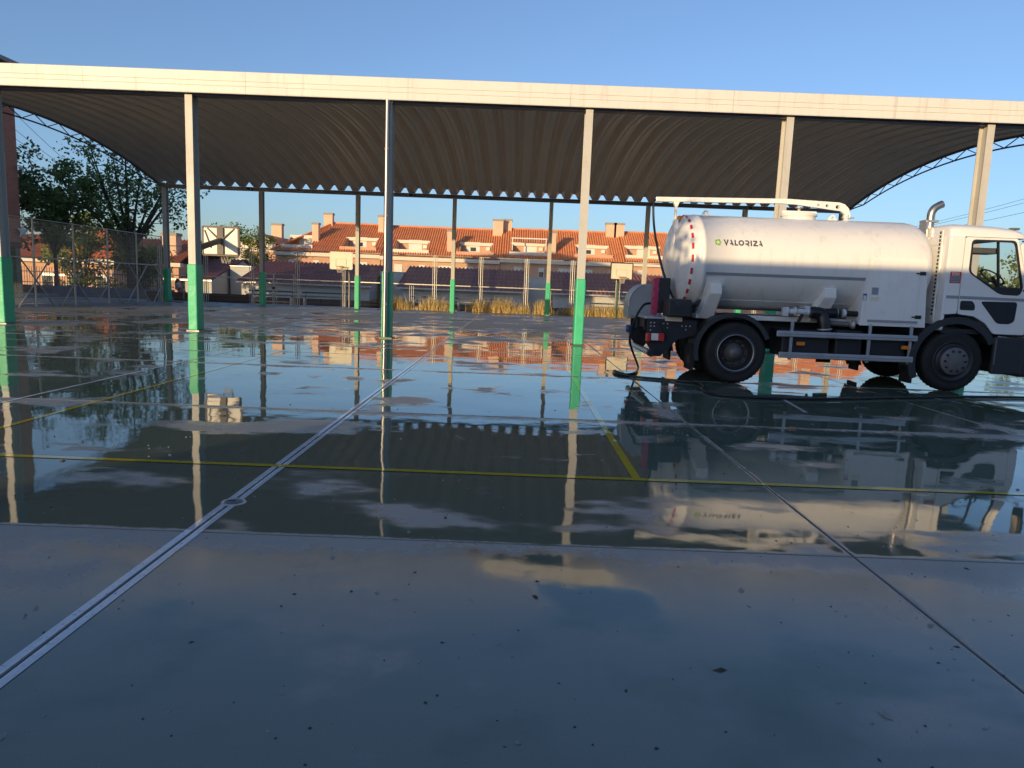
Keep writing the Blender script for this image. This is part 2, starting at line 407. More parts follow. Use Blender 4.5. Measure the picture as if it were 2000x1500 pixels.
# painted lines
LZ = .003
def strip(name, pts, wd, mat, z=LZ):
    mb = MB(); pts = [Vector((p[0], p[1], z)) for p in pts]
    n = len(pts); vs = []
    for i, p in enumerate(pts):
        d = (pts[min(i+1, n-1)]-pts[max(i-1, 0)]).normalized(); a = Vector((-d.y, d.x, 0))*wd/2; vs += [p-a, p+a]
    mb.add(vs, [(2*i, 2*i+2, 2*i+3, 2*i+1) for i in range(n-1)])
    return mb.build(name, mat, court)
strip('white_line', [(X0-.031, 1.2), (X0-.031, 36.5)], .042, 'line_white')
strip('white_line', [(X0+.031, 1.2), (X0+.031, 36.5)], .042, 'line_white')
strip('yellow_line', [(-19, 5.57), (17, 5.57)], .07, 'line_yellow', LZ+.0015)
strip('yellow_line', [(1.03, 5.61), (1.03, 14.6)], .07, 'line_yellow')
strip('yellow_line', [(-4.82, 5.61), (-4.82, 14.6)], .07, 'line_yellow')
strip('yellow_line', [(-4.78, 14.64), (1.07, 14.64)], .07, 'line_yellow', LZ+.0015)
strip('white_line', [(-5.72, 7.5), (-5.72, 30)], .05, 'line_white')
strip('white_line', [(4.02, 10.45), (3.89, 9.28)], .055, 'line_white')
d0, d1 = gnd(1752, 764), gnd(1985, 808)
for k in range(6):
    a = d0.lerp(d1, k/6); b = d0.lerp(d1, k/6+.09); strip('white_dash', [a, b], .05, 'line_white')
strip('yellow_line', [gnd(1680, 742), gnd(2060, 818)], .05, 'line_yellow', LZ+.001)
strip('white_dash', [gnd(1615, 787), gnd(1642, 786)], .06, 'line_white')
strip('yellow_line', [(-10, 25.5), (12, 25.5)], .07, 'line_yellow', LZ+.0015)
# loose grit
rr = random.Random(3)
for nm_, mt_, cnt, lab_ in (('loose_grit', 'concrete', 420, 'scattered pale grit on the wet court'), ('leaf_litter', 'bark', 300, 'tiny dark bits of leaf and twig strewn on the wet court')):
    mb = MB()
    for k in range(cnt):
        y = 1.1+8.5*rr.random()**1.6; x = (rr.random()-.5)*2*.8*(y+.4); s_ = rr.uniform(.0025, .0075)*(1 if rr.random() < .9 else 2.2)
        c = Vector((x, y, s_*.35)); a = rr.random()*6.28; el = rr.uniform(.6, 2.4)
        pts = [c+Vector((math.cos(a+q)*s_*(el if q in (0, 3.14) else 1)*rr.uniform(.6, 1.3), math.sin(a+q)*s_*(el if q in (0, 3.14) else 1), -s_*.3)) for q in (0, 1.57, 3.14, 4.71)]+[c+Vector((0, 0, s_*.6))]
        mb.add(pts, [(0, 1, 4), (1, 2, 4), (2, 3, 4), (3, 0, 4)])
    tag(mb.build(nm_, mt_, origin=(0, 4, 0)), lab_, 'litter', kind='stuff')
# socket cover on the white line
so = empty('socket_cover', (-1.84, 4.60, 0), 'small round metal socket cover set in the white court line', 'cover')
MB().lathe((-1.84, 4.60, 0), (0, 0, 1), [(.060, .0), (.066, .006), (.078, .006), (.082, 0)], 28).build('rim', 'galv', so)
MB().lathe((-1.84, 4.60, 0), (0, 0, 1), [(.0, .0055), (.058, .0055), (.059, 0)], 28).build('lid', 'hub_grey', so)
MB().cbox((-1.86, 4.615, .0062), (.06, .018, .002)).build('key_slot', 'seam', so)

# ================================================================== CANOPY
CX0, BAY, CF, CB = -13.8645-5.195, 5.195, 19.33, 39.08
CXS = [CX0+BAY*k for k in range(8)]; XL, XR = CXS[0]-.35, CXS[-1]+.35
canopy = empty('sports_canopy', (0, (CF+CB)/2, 0), 'large arched metal canopy on cream columns over the sports court', 'canopy')
TOPZ = 6.12
def ibeam(cx, cy, z0, z1, fw=.19, dp=.36, tf=.022, tw=.02):
    mb = MB()
    mb.box((cx-fw/2, cy-dp/2, z0), (cx+fw/2, cy-dp/2+tf, z1)); mb.box((cx-fw/2, cy+dp/2-tf, z0), (cx+fw/2, cy+dp/2, z1))
    mb.box((cx-tw/2, cy-dp/2+tf, z0), (cx+tw/2, cy+dp/2-tf, z1)); return mb
def padmesh(cx, cy):
    pts = rounded([(-.125, -.215), (.125, -.215), (.125, .215), (-.125, .215)], .035, 3); mb = MB(); n = len(pts)
    hs_ = [0.02, .04, .3, .6, .9, 1.2, 1.5, 1.76, 1.78]; vs = []
    for i, h in enumerate(hs_):
        sc = .9 if i in (0, len(hs_)-1) else 1+.02*math.sin(i*2.3)
        vs += [(cx+a*sc, cy+b*sc, h) for a, b in pts]
    mb.add(vs, [(i*n+k, i*n+(k+1) % n, (i+1)*n+(k+1) % n, (i+1)*n+k) for i in range(len(hs_)-1) for k in range(n)], False)
    mb.add(vs[-n:], [tuple(range(n))]); return mb
col0 = None; colb = None
for row, Y in ((0, CF), (1, CB)):
    for k, x in enumerate(CXS):
        if row == 0 and col0 is None: c = col0 = ibeam(x, Y, 0, TOPZ).build('column', 'column_paint', canopy, origin=(x, Y, 0)); p = pad0 = padmesh(x, Y).build('column_pad', 'pad', c, origin=(x, Y, 0))
        else:
            if row == 1 and colb is None: c = colb = ibeam(x, Y, 0, TOPZ-.05).build('column', 'column_paint', canopy, origin=(x, Y, 0))
            else: c = again(col0 if row == 0 else colb, 'column', (x, Y, 0), canopy)
            again(pad0, 'column_pad', (x, Y, 0), c)
        if row == 0:
            MB().cbox((x, Y, .011), (.34, .48, .022)).build('base_plate', 'steel_dark', c)
# beams
MB().box((XL, CF-.06, TOPZ+.002), (XR, CF+.20, TOPZ+.22)).build('front_beam', 'steel_dark', canopy)
MB().box((XL, CB-.13, TOPZ-.048), (XR, CB+.13, TOPZ+.14)).build('back_beam', 'steel_dark', canopy)
for k in range(36):
    x = XL+.4+k*1.03
    if x < XR: MB().bar((x, CF-.30, TOPZ+.06), (x, CF-.062, TOPZ+.06), .05, .05).build('fascia_bracket', 'steel_dark', canopy)
# arch
zc_b, zc_t = TOPZ+.16, 7.62; span = CB-CF; half = span/2; sag = zc_t-zc_b; RAD = (half*half+sag*sag)/(2*sag); YC = (CF+CB)/2
def arch(s):            # s in -1..1 along the span
    th = math.asin(half/RAD)*s; return YC+RAD*math.sin(th), zc_t-RAD+RAD*math.cos(th), th
NP = 49; PW = (XR-XL)/NP; prof = [(-.5, .0), (-.27, .0), (-.07, .27), (.07, .27), (.27, .0), (.5, .0)]
mb = MB(); NS = 30; cxp = XL+PW/2; vs = []
for i in range(NS+1):
    y, z, th = arch(-1.0+2*i/NS)
    for u, h in prof: vs.append((cxp+u*PW, y+math.sin(th)*h, z+math.cos(th)*h))
m6 = len(prof)
for i in range(NS):
    for k in range(m6-1): mb.add([vs[i*m6+k], vs[i*m6+k+1], vs[(i+1)*m6+k+1], vs[(i+1)*m6+k]], [(0, 1, 2, 3)], False)
# standing lip along the seam
vs = []
for i in range(NS+1):
    y, z, th = arch(-1.0+2*i/NS)
    for u, h in ((.46, -.002), (.46, -.055), (.53, -.055), (.53, -.002)): vs.append((cxp+u*PW, y+math.sin(th)*h, z+math.cos(th)*h))
for i in range(NS):
    for k in range(3): mb.add([vs[i*4+k], vs[i*4+k+1], vs[(i+1)*4+k+1], vs[(i+1)*4+k]], [(0, 1, 2, 3)], False)
pan0 = mb.build('roof_panel', 'roof_sheet', canopy, origin=(cxp, YC, zc_b))
for k in range(1, NP): again(pan0, 'roof_panel', (cxp+PW*k, YC, zc_b), canopy)
# end lattice ribs
for x in (XL+.06, XR-.06):
    mb = MB(); n = 26; up_ = []; lo_ = []
    for i in range(n+1):
        y, z, th = arch(-.985+1.97*i/n); up_.append((x, y-.05*math.sin(th), z-.05*math.cos(th)))
        d = .06+.30*min(1, (1-abs(-.985+1.97*i/n))*6); lo_.append((x, y-d*math.sin(th), z-d*math.cos(th)))
    mb.tube(up_, .03, 6); rib = mb.build('end_rib', 'steel_dark', canopy)
    MB().tube(lo_, .032, 6).build('lower_chord', 'steel_dark', rib)
    for i in range(1, n-1):
        a, b = (up_[i], lo_[i+1]) if i % 2 else (lo_[i], up_[i+1])
        MB().bar(a, b, .028).build('lattice_bar', 'steel_dark', rib)
# fascia panels (three folded bands)
fp = [(-.30, 6.13), (-.33, 6.13), (-.34, 6.15), (-.34, 6.30), (-.325, 6.305), (-.325, 6.315), (-.345, 6.32), (-.345, 6.42), (-.33, 6.425), (-.33, 6.435), (-.35, 6.44), (-.35, 6.665), (-.33, 6.68), (-.02, 6.69), (-.02, 6.67), (-.30, 6.66)]
FW = 4.5; nf_ = 9; fx0 = XL-.2; FW = (XR-XL+.4)/nf_
mb = MB(); n = len(fp); NX = 6
vs = [(fx0+(FW-.006)*q/NX, CF+a, z) for q in range(NX+1) for a, z in fp]
mb.add(vs, [(q*n+k, q*n+(k+1) % n, (q+1)*n+(k+1) % n, (q+1)*n+k) for q in range(NX) for k in range(n)]); mb.add(vs[:n], [tuple(range(n))]); mb.add(vs[-n:], [tuple(range(n))])
fa0 = mb.build('fascia_panel', 'fascia', canopy, origin=(fx0, CF, 6.13))
for k in range(1, nf_): again(fa0, 'fascia_panel', (fx0+FW*k, CF, 6.13), canopy)
# end verge trims
for x in (XL-.02, XR+.02):
    pts = [(x, arch(-1+2*i/24)[0], arch(-1+2*i/24)[1]+.10) for i in range(25)]
    mb = MB()
    for a, b in zip(pts[:-1], pts[1:]): mb.bar(a, b, .02, .30)
    mb.build('verge_trim', 'roof_sheet', canopy)
# rain pipe in front of the third visible column
px_ = CXS[3]
pipe = MB().tube([(px_-.005, CF-.32, .05), (px_-.005, CF-.32, 6.12)], .064, 16).build('rain_pipe', 'steel_pipe', canopy)
for z in (.9, 1.75, 3.2, 4.9): MB().lathe((px_-.005, CF-.32, z), (0, 0, 1), [(.065, 0), (.072, .002), (.072, .035), (.065, .037)], 16).build('clamp', 'galv', pipe)
# flood lamps on the back beam
for i, (qx, lab) in enumerate(((486, 'small floodlight on the back beam beside the leafy tree'), (803, 'small floodlight on the back beam right of the steel rain pipe'), (1466, 'small floodlight on the back beam above the tanker lid'))):
    c = onY(qx, 384, CB-.2); c.z = TOPZ+.03
    fl = empty('floodlight', c, lab, 'floodlight', 'floodlights on the canopy beam')
    MB().box((c.x-.13, c.y-.12, c.z-.11), (c.x+.13, c.y-.02, c.z+.09)).build('housing', 'galv', fl, bevel=.01)
    MB().box((c.x-.11, c.y-.126, c.z-.09), (c.x+.11, c.y-.121, c.z+.07)).build('lens', 'pane', fl)
    MB().box((c.x-.03, c.y-.019, c.z-.02), (c.x+.03, c.y+.068, c.z+.06)).build('bracket', 'steel_dark', fl)

# ================================================================== TANKER TRUCK
TX, TY = 3.77, 13.25
truck = empty('tanker_truck', (TX, TY, 0), 'white water tanker truck with lettered tank parked on the wet court', 'truck')
def W(x, y, z): return Vector((TX+x, TY+y, z))
TA, TB_, TZ = 1.13, .835, 2.075
def tsec(x, sc, n=56):
    out = []
    for k in range(n):
        a = 2*math.pi*k/n; ca, sa = math.cos(a), math.sin(a); e = 2/2.15
        out.append(W(x, TA*sc*math.copysign(abs(ca)**e, ca), TZ+TB_*sc*math.copysign(abs(sa)**e, sa)))
    return out
def tank_y(z):   # near side surface (local y) at height z
    t = abs((z-TZ)/TB_); return -TA*max(0, 1-t**2.15)**(1/2.15)
secs = [(-1.02, .02), (-1.015, .2), (-1.00, .4), (-.97, .62), (-.925, .80), (-.885, .90), (-.85, .955), (-.81, .987), (-.77, 1.0), (-.66, 1.0), (-.655, 1.008), (-.60, 1.008), (-.595, 1.0)]
secs += [(x, 1.0) for x in (0, .7, 1.4, 2.1, 2.7, 3.08)]+[(3.15, .985), (3.22, .95), (3.28, .88), (3.32, .75), (3.34, .5), (3.35, .02)]
mb = MB(); n = 56; vs = []
for x, sc in secs: vs += tsec(x, sc)
mb.add(vs, [(i*n+k, i*n+(k+1) % n, (i+1)*n+(k+1) % n, (i+1)*n+k) for i in range(len(secs)-1) for k in range(n)], True)
tank = mb.build('tank', 'white_paint', truck)
def on_tank(x, z, off=.003, sgn=-1): return W(x, sgn*(-tank_y(z)+off), z)
# reflective red blocks around the rear rim
def tpt(x, sc, a):
    ca, sa = math.cos(a), math.sin(a); e = 2/2.15
    return W(x, TA*sc*math.copysign(abs(ca)**e, ca), TZ+TB_*sc*math.copysign(abs(sa)**e, sa))
NR = 27
for k in range(NR):
    a0 = 2*math.pi*(k+.15)/NR; a1 = 2*math.pi*(k+.68)/NR; mb = MB(); vs = []
    for q in range(4):
        a = a0+(a1-a0)*q/3
        vs += [tpt(-.842, .974, a), tpt(-.808, .996, a)]
    mb.add(vs, [(2*q, 2*q+1, 2*q+3, 2*q+2) for q in range(3)], True); mb.build('red_reflector', 'red', tank)
# side stripe and seam
for sg in (-1, 1):
    mb = MB(); zs_ = [1.825+.010*i for i in range(6)]
    mb.add([on_tank(x, z, .003, sg) for x in (-.58, 2.13) for z in zs_], [(i, i+1, 7+i, 6+i) for i in range(5)], True); mb.build('side_stripe', 'grey_tape', tank)
    mb = MB(); mb.tube([on_tank(x, 1.42, .002, sg) for x in (-.58, .5, 1.5, 2.1)], .006, 6); mb.build('weld_seam', 'white_paint', tank)
# lettering: strokes traced in the sign's own units, wrapped on the tank
LX0, LS = -.315, .655/1260; LZ0, LW = 2.425, 46
def stroke(mb, pts, wd=LW, sg=-1):
    pts = [Vector((a, b)) for a, b in pts]; n = len(pts); L_, R_ = [], []
    for i, p in enumerate(pts):
        d0_ = (p-pts[i-1]).normalized() if i else None; d1_ = (pts[i+1]-p).normalized() if i < n-1 else None
        d = d1_ if d0_ is None else d0_ if d1_ is None else (d0_+d1_).normalized()
        m_ = Vector((-d.y, d.x)); s_ = 1/max(.45, m_.dot(Vector((-(d0_ or d).y, (d0_ or d).x)))); L_.append(p+m_*wd/2*s_); R_.append(p-m_*wd/2*s_)
    def mp(q): return on_tank(LX0+(q.x-450)*LS, LZ0-q.y*LS, .004, sg)
    for i in range(n-1):
        for k in range(3):
            a, b = k/3, (k+1)/3
            mb.add([mp(L_[i].lerp(L_[i+1], a)), mp(R_[i].lerp(R_[i+1], a)), mp(R_[i].lerp(R_[i+1], b)), mp(L_[i].lerp(L_[i+1], b))], [(0, 1, 2, 3)])
def arcp(cx, cy, r, a0, a1, n=20, ry=None): return [(cx+r*math.cos(R(a0+(a1-a0)*i/n)), cy-(ry or r)*math.sin(R(a0+(a1-a0)*i/n))) for i in range(n+1)]
letters = {'V': [[(473, 0), (535, 165), (597, 0)]], 'A': [[(688, 0), (752, 185)], [(655, 128), (712, 128)]], 'L': [[(824, 0), (824, 162), (915, 162)]],
           'O': [arcp(1022, 92, 70, 0, 360, 28)], 'R': [[(1150, 22), (1205, 22)]+arcp(1212, 72, 50, 90, -90, 10)+[(1150, 122)], [(1208, 125), (1262, 185)]],
           'I': [[(1343, 0), (1343, 185)]], 'Z': [[(1405, 22), (1538, 22)], [(1530, 34), (1425, 152)], [(1405, 163), (1560, 163)]], 'A2': [[(1632, 0), (1696, 185)], [(1598, 128), (1655, 128)]]}
for kk, sts in letters.items():
    mb = MB()
    for st in sts: stroke(mb, st)
    mb.build('letter', 'ink', tank)
mb = MB(); mb2 = MB()
for k in range(14):
    a = 360/14*k+7; c_, s_ = math.cos(R(a)), math.sin(R(a)); b_ = R(a+28)
    stroke(mb if k % 3 else mb2, [(272+58*c_, 95-58*s_), (272+104*math.cos(b_), 95-104*math.sin(b_))], 30)
mb.build('emblem', 'ink_green', tank); stroke(mb2, arcp(272, 95, 46, 0, 360, 16), 26); mb2.build('emblem_centre', 'ink_lime', tank)
# saddles
for sg in (-1, 1):
    for x in (-.44, 1.50):
        mb = MB(); yb = sg*.80
        prof_ = [(x-.13, yb, 1.10), (x+.15, yb, 1.10), (x+.15, sg*1.06, 1.48), (x+.15, sg*1.10, 1.70), (x-.02, sg*1.10, 1.70), (x-.02, sg*1.06, 1.48)]
        a = [W(x-.16, sg*.78, 1.08), W(x+.12, sg*.78, 1.08), W(x+.16, sg*1.02, 1.50), W(x-.06, sg*1.02, 1.50), W(x-.05, sg*1.105, 1.52), W(x+.16, sg*1.105, 1.52), W(x+.14, sg*1.105, 1.68), W(x-.04, sg*1.105, 1.68)]
        b = [W(x-.16, sg*.55, 1.08), W(x+.12, sg*.55, 1.08), W(x+.14, sg*.9, 1.68), W(x-.04, sg*.9, 1.68)]
        mb.add(a+b, [(0, 1, 5, 4), (4, 5, 6, 7), (7, 6, 10, 11), (0, 8, 9, 1), (1, 9, 10, 6, 5), (0, 4, 7, 11, 8), (8, 11, 10, 9)])
        mb.build('saddle', 'white_paint', truck, bevel=.012)
        vs = []
        for zz in (1.45, 1.55, 1.65, 1.75, 1.79):
            vs += [on_tank(x-.12, zz, .012, sg), on_tank(x+.21, zz, .012, sg)]
        MB().add(vs, [(2*i, 2*i+1, 2*i+3, 2*i+2) for i in range(4)]).build('doubler_plate', 'white_paint', tank)
# top gear: manhole, boom, lugs
MB().lathe(W(1.31, 0, 2.88), (0, 0, 1), [(.29, 0), (.29, .08), (.32, .085), (.32, .11), (.30, .125), (.0, .14)], 32).build('manhole', 'white_paint', tank)
MB().box(W(1.00, -.05, 3.005), W(1.62, .05, 3.06)).build('manhole_bar', 'white_paint', tank, bevel=.008)
MB().lathe(W(1.31, 0, 3.06), (0, 0, 1), [(.03, 0), (.03, .05), (.07, .052), (.07, .07), (0, .075)], 12).build('clamp_knob', 'galv', tank)
boom = MB().bar(W(-1.30, 0, 3.175), W(1.05, 0, 3.225), .075, .085).build('boom', 'white_paint', truck, bevel=.01)
ol = [(1.0, 3.18), (1.0, 3.268), (2.02, 3.235), (2.12, 3.205), (2.20, 3.13), (2.235, 3.02), (2.235, 2.97), (2.13, 2.97), (2.13, 3.03), (2.06, 3.085), (1.9, 3.10), (1.25, 3.17)]
circ = lambda cx, cz, r: [(cx+r*math.cos(2*math.pi*k/14), cz+r*math.sin(2*math.pi*k/14)) for k in range(14)]
plate('boom_arm', ol, [circ(1.64, 3.178, .02), circ(1.80, 3.168, .03), circ(1.99, 3.155, .036)], 'white_paint', boom, lambda a, b, c: W(a, c, b), .07)
MB().lathe(W(2.18, 0, 2.86), (0, 0, 1), [(.09, 0), (.09, .06), (.05, .065), (.05, .16), (.0, .16)], 18).build('boom_pivot', 'white_paint', boom)
MB().bar(W(2.10, 0, 2.975), W(2.32, 0, 2.975), .03).build('pivot_pin', 'galv', boom)
mb = MB(); mb.add([W(-.98, -.035, 3.14), W(-.87, -.035, 3.14), W(-.905, -.035, 3.05), W(-.945, -.035, 3.05), W(-.98, .035, 3.14), W(-.87, .035, 3.14), W(-.905, .035, 3.05), W(-.945, .035, 3.05)],
                  [(0, 1, 2, 3), (4, 5, 6, 7), (0, 3, 7, 4), (1, 2, 6, 5), (2, 3, 7, 6), (0, 1, 5, 4)])
mb.box(W(-.945, -.035, 2.60), W(-.905, .035, 3.051)); mb.build('boom_post', 'white_paint', boom)
for x in (-.37, 1.92):
    plate('lifting_lug', [(x-.12, 2.87), (x+.12, 2.87), (x+.04, 3.0), (x+.02, 3.02), (x-.02, 3.02), (x-.04, 3.0)], [circ(x, 2.965, .022)], 'white_paint', tank, lambda a, b, c: W(a, c, b), .03)
MB().box(W(-.94, -.30, 2.79), W(-.86, -.16, 2.87)).build('marker_lamp', 'orange_lens', truck, bevel=.015)
MB().box(W(-1.0, -.34, 2.20), W(-.93, -.12, 2.80)).build('lamp_bracket', 'white_paint', truck, bevel=.01)
hz_ = catmull([W(-1.30, 0, 3.17), W(-1.34, -.01, 3.08), W(-1.30, -.08, 2.6), W(-1.17, -.3, 1.95), W(-1.02, -.5, 1.5), W(-.90, -.6, 1.30)])
MB().tube(hz_, .022, 8).build('boom_hose', 'hose_rubber', boom)
# cabinet in front part of the tank
for sg in (-1, 1):
    y0, y1 = (-1.185, -.7) if sg < 0 else (.7, 1.185)
    mb = MB(); mb.add([W(2.13, sg*1.13, 2.18), W(3.10, sg*1.13, 2.20), W(3.17, sg*1.13, 1.09), W(2.08, sg*1.13, 1.09), W(2.13, sg*.6, 2.18), W(3.10, sg*.6, 2.20), W(3.17, sg*.6, 1.09), W(2.08, sg*.6, 1.09)],
                      [(0, 1, 2, 3), (4, 5, 6, 7), (0, 1, 5, 4), (1, 2, 6, 5), (2, 3, 7, 6), (3, 0, 4, 7)])
    # wedge closing the cabinet against the tank
    cab_ = mb.build('cabinet', 'white_paint', truck, bevel=.012)
    dr = MB(); dr.add([W(2.19, sg*1.148, 2.165), W(3.06, sg*1.148, 2.165), W(3.06, sg*1.148, 1.135), W(2.19, sg*1.148, 1.135), W(2.19, sg*1.132, 2.165), W(3.06, sg*1.132, 2.165), W(3.06, sg*1.132, 1.135), W(2.19, sg*1.132, 1.135)],
           [(0, 1, 2, 3), (4, 5, 6, 7), (0, 1, 5, 4), (1, 2, 6, 5), (2, 3, 7, 6), (3, 0, 4, 7)])
    door_ = dr.build('cabinet_door', 'white_paint', cab_, bevel=.005)
    for z in (1.98, 1.25):
        MB().box(W(2.99, sg*1.15-.012, z-.03), W(3.09, sg*1.15+.012, z+.03)).build('hinge', 'black_plastic', door_, bevel=.006)
        MB().bar(W(2.93, sg*1.16, z), W(3.0, sg*1.16, z), .02).build('hinge_strap', 'black_plastic', door_)
    MB().box(W(2.215, sg*1.15-.008, 1.60), W(2.325, sg*1.15+.008, 1.72)).build('latch', 'grey_tape', door_, bevel=.006)
    MB().box(W(2.21, sg*1.15-.003, 1.50), W(2.35, sg*1.15+.003, 1.56)).build('notice_plate', 'cream_render', door_)
    MB().box(W(2.19, sg*1.15-.002, 1.14), W(3.04, sg*1.15+.002, 1.18)).build('reflective_strip', 'grey_tape', door_)
    MB().box(W(2.085, sg*1.131-.002, 1.50), W(2.15, sg*1.131+.002, 1.61)).build('blue_sticker', 'blue', cab_)
    MB().box(W(2.093, sg*1.134-.002, 1.505), W(2.142, sg*1.134+.002, 1.58)).build('sticker_field', 'backboard', cab_)
# chassis
fr = MB(); fr.box(W(-1.45, -.45, .82), W(4.9, -.37, 1.07)); fr.box(W(-1.45, .37, .82), W(4.9, .45, 1.07))
for x in (-1.4, -.6, .6, 1.6, 2.6, 3.4): fr.box(W(x, -.37, .86), W(x+.08, .37, 1.03))
fr.build('frame_rails', 'chassis', truck)
for xx in (0, 3.72): MB().tube([W(xx, -.85, .53), W(xx, .85, .53)], .09, 10).build('axle', 'chassis', truck)
MB().lathe(W(0, 0, .53), (1, 0, 0), [(0, -.24), (.17, -.2), (.22, 0), (.17, .2), (0, .24)], 18).build('differential', 'chassis', truck)
for yb in (-.78, .48): MB().box(W(-.62, yb, 1.08), W(2.1, yb+.30, 1.16)).build('sub_frame', 'white_paint', truck, bevel=.01)
# side boxes behind the guards
for sg in (-1, 1):
    for x0, x1, z0, z1 in ((.80, 1.62, .50, .96), (1.72, 2.18, .46, .98), (2.28, 2.95, .48, .94)):
        MB().box(W(x0, sg*1.08 if sg < 0 else .5, z0), W(x1, -.5 if sg < 0 else 1.08, z1)).build('side_box', 'chassis', truck, bevel=.03)
    for z, h in ((.89, .10), (.53, .10)):
        x0 = .66 if z > .6 else .72; x1 = 3.04 if z > .6 else 3.0
        gd = MB().box(W(x0, sg*1.20-.02, z-h/2), W(x1, sg*1.20+.02, z+h/2)).build('side_guard', 'alu', truck, bevel=.012)
        MB().box(W(x0+.02, sg*1.222-.002, z-.008), W(x1-.02, sg*1.222+.002, z+.004)).build('guard_groove', 'grey_tape', gd)
    for x in (.90, 2.22, 2.92): MB().box(W(x, sg*1.165-.012, .45), W(x+.05, sg*1.165+.012, 1.10)).build('guard_post', 'alu', truck)
    for x in (1.02, 2.80): MB().box(W(x, sg*1.18-.012, .70), W(x+.14, sg*1.18+.012, .76)).build('side_marker', 'orange_lens', truck, bevel=.006)
# pipework on the near side
pw = MB().tube([W(.86, -.98, 1.26), W(1.30, -.98, 1.265)], .055, 14).build('valve_pipe', 'pipe_white', truck)
for x in (.88, 1.02, 1.24, 1.72, 1.86): MB().lathe(W(x, -.98, 1.265), (1, 0, 0), [(.0, -.02), (.075, -.02), (.075, .02), (0, .02)], 14).build('flange', 'pipe_white', pw)
MB().box(W(.80, -1.04, 1.18), W(.90, -.92, 1.33)).build('valve_body', 'pipe_white', pw, bevel=.01)
MB().tube([W(1.87, -.98, 1.265), W(2.10, -.98, 1.26)], .05, 12).build('suction_hose', 'hose_rubber', pw)
mb = MB(); pts = catmull([W(1.28, -1.0, 1.26), W(1.45, -1.02, 1.24), W(1.50, -1.05, 1.10), W(1.52, -1.06, .99), W(1.53, -1.06, .93)], 8)
mb.tube(pts, [.10*(1+.07*(i % 2)) for i in range(len(pts))], 14); mb.build('ribbed_hose', 'hose_rubber', pw)
MB().tube([W(1.46, -1.0, 1.25), W(1.72, -.98, 1.265)], .085, 14).build('hose_cuff', 'hose_rubber', pw)
MB().lathe(W(1.525, -1.06, .985), (.1, 0, -1), [(.112, -.012), (.12, -.012), (.12, .012), (.112, .012)], 16).build('hose_clip', 'galv', pw)
MB().tube([W(1.55, -.95, 1.09), W(1.95, -1.0, 1.08)], .045, 12).build('drain_pipe', 'hub_grey', pw)
MB().lathe(W(1.96, -1.02, 1.08), (1, -.3, 0), [(.0, 0), (.05, 0), (.05, .03), (.075, .03), (.075, .08), (.045, .08), (.04, .02), (0, .02)], 14).build('coupling', 'galv', pw)
MB().bar(W(1.13, -1.03, 1.22), W(1.05, -1.08, 1.08), .05, .03).build('valve_lever', 'chassis', pw)
MB().box(W(1.20, -.92, 1.325), W(1.62, -.70, 1.37)).build('pipe_bracket', 'pipe_white', pw)
# rear end
for sg in (-1, 1):
    bk = plate('rear_bracket', [(-1.48, .62), (-1.48, 1.04), (-.62, 1.04), (-.62, .80), (-.95, .70), (-1.22, .40), (-1.36, .40), (-1.40, .50)], [], 'chassis', truck, lambda a, b, c, s=sg: W(a, s*.90+c, b), .02)
    for bx, bz in ((-1.42, .98), (-1.36, .98), (-1.42, .92), (-1.36, .92), (-1.42, .85), (-1.20, .97), (-1.13, .97), (-1.20, .90), (-1.13, .90), (-.88, .94), (-.81, .94), (-.74, .94), (-.81, .88)):
        MB().lathe(W(bx, sg*.912, bz), (0, sg, 0), [(.013, -.004), (.013, .006), (0, .008)], 6, smooth=False).build('bolt', 'galv', bk)
    MB().box(W(-1.50, sg*.98-.07, .66), W(-1.44, sg*.98+.07, .80)).build('tail_lamp', 'red', truck, bevel=.01)
    MB().box(W(-1.42, sg*1.0-.04, .68), W(-1.30, sg*1.0+.04, .80)).build('side_lamp', 'backboard', truck, bevel=.01)
    MB().box(W(-1.30, sg*1.0-.045, .675), W(-1.20, sg*1.0+.045, .805)).build('brake_lamp', 'red', truck, bevel=.01)
    MB().bar(W(-1.25, sg*.93, .99), W(-1.12, sg*.93, .74), .035).build('lamp_stay', 'chassis', truck)
ub = MB().tube([W(-1.42, -.98, .46), W(-1.42, 1.12, .46)], .052, 14).build('underrun_bar', 'alu', truck)
MB().tube([W(-1.42, -1.10, .46), W(-1.42, -.975, .46)], .060, 14).build('bar_end_cap', 'black_plastic', ub)
MB().box(W(-1.52, -.92, 1.045), W(-.92, 1.0, 1.085)).build('rear_deck', 'alu', truck, bevel=.01)
tb = MB().box(W(-1.20, -1.19, 1.10), W(-.80, -.72, 1.40)).build('tool_box', 'black_plastic', truck, bevel=.03)
MB().lathe(W(-1.0, -1.192, 1.36), (0, -1, 0), [(.0, .003), (.07, .003), (.085, -.002)], 16, math.pi, 2*math.pi).build('grip', 'dark_plastic', tb)
MB().box(W(-1.17, -1.194, 1.13), W(-.83, -1.188, 1.15)).build('box_seam', 'dark_plastic', tb)
MB().box(W(-1.18, -.98, 1.02), W(-.90, -.90, 1.10)).build('box_bracket', 'cream_render', truck)
MB().box(W(-1.28, -.62, 1.14), W(-1.06, -.30, 1.76)).build('reel_motor_box', 'black_plastic', truck, bevel=.02)
plate('reel_guard', rounded([(-1.34, 1.10), (-1.34, 1.76), (-1.27, 1.76), (-1.27, 1.10)], .03), [], 'crimson', truck, lambda a, b, c: W(a, -.50+c, b), .26, 0)
for z in (1.2, 1.36, 1.52, 1.68): MB().box(W(-1.36, -.635, z), W(-1.26, -.60, z+.06)).build('guard_lug', 'crimson', truck)
mb = MB(); pts = [(-.15, 1.10), (-.62, 1.10)]+[(-.62+.02*math.cos(0), 1.1)]
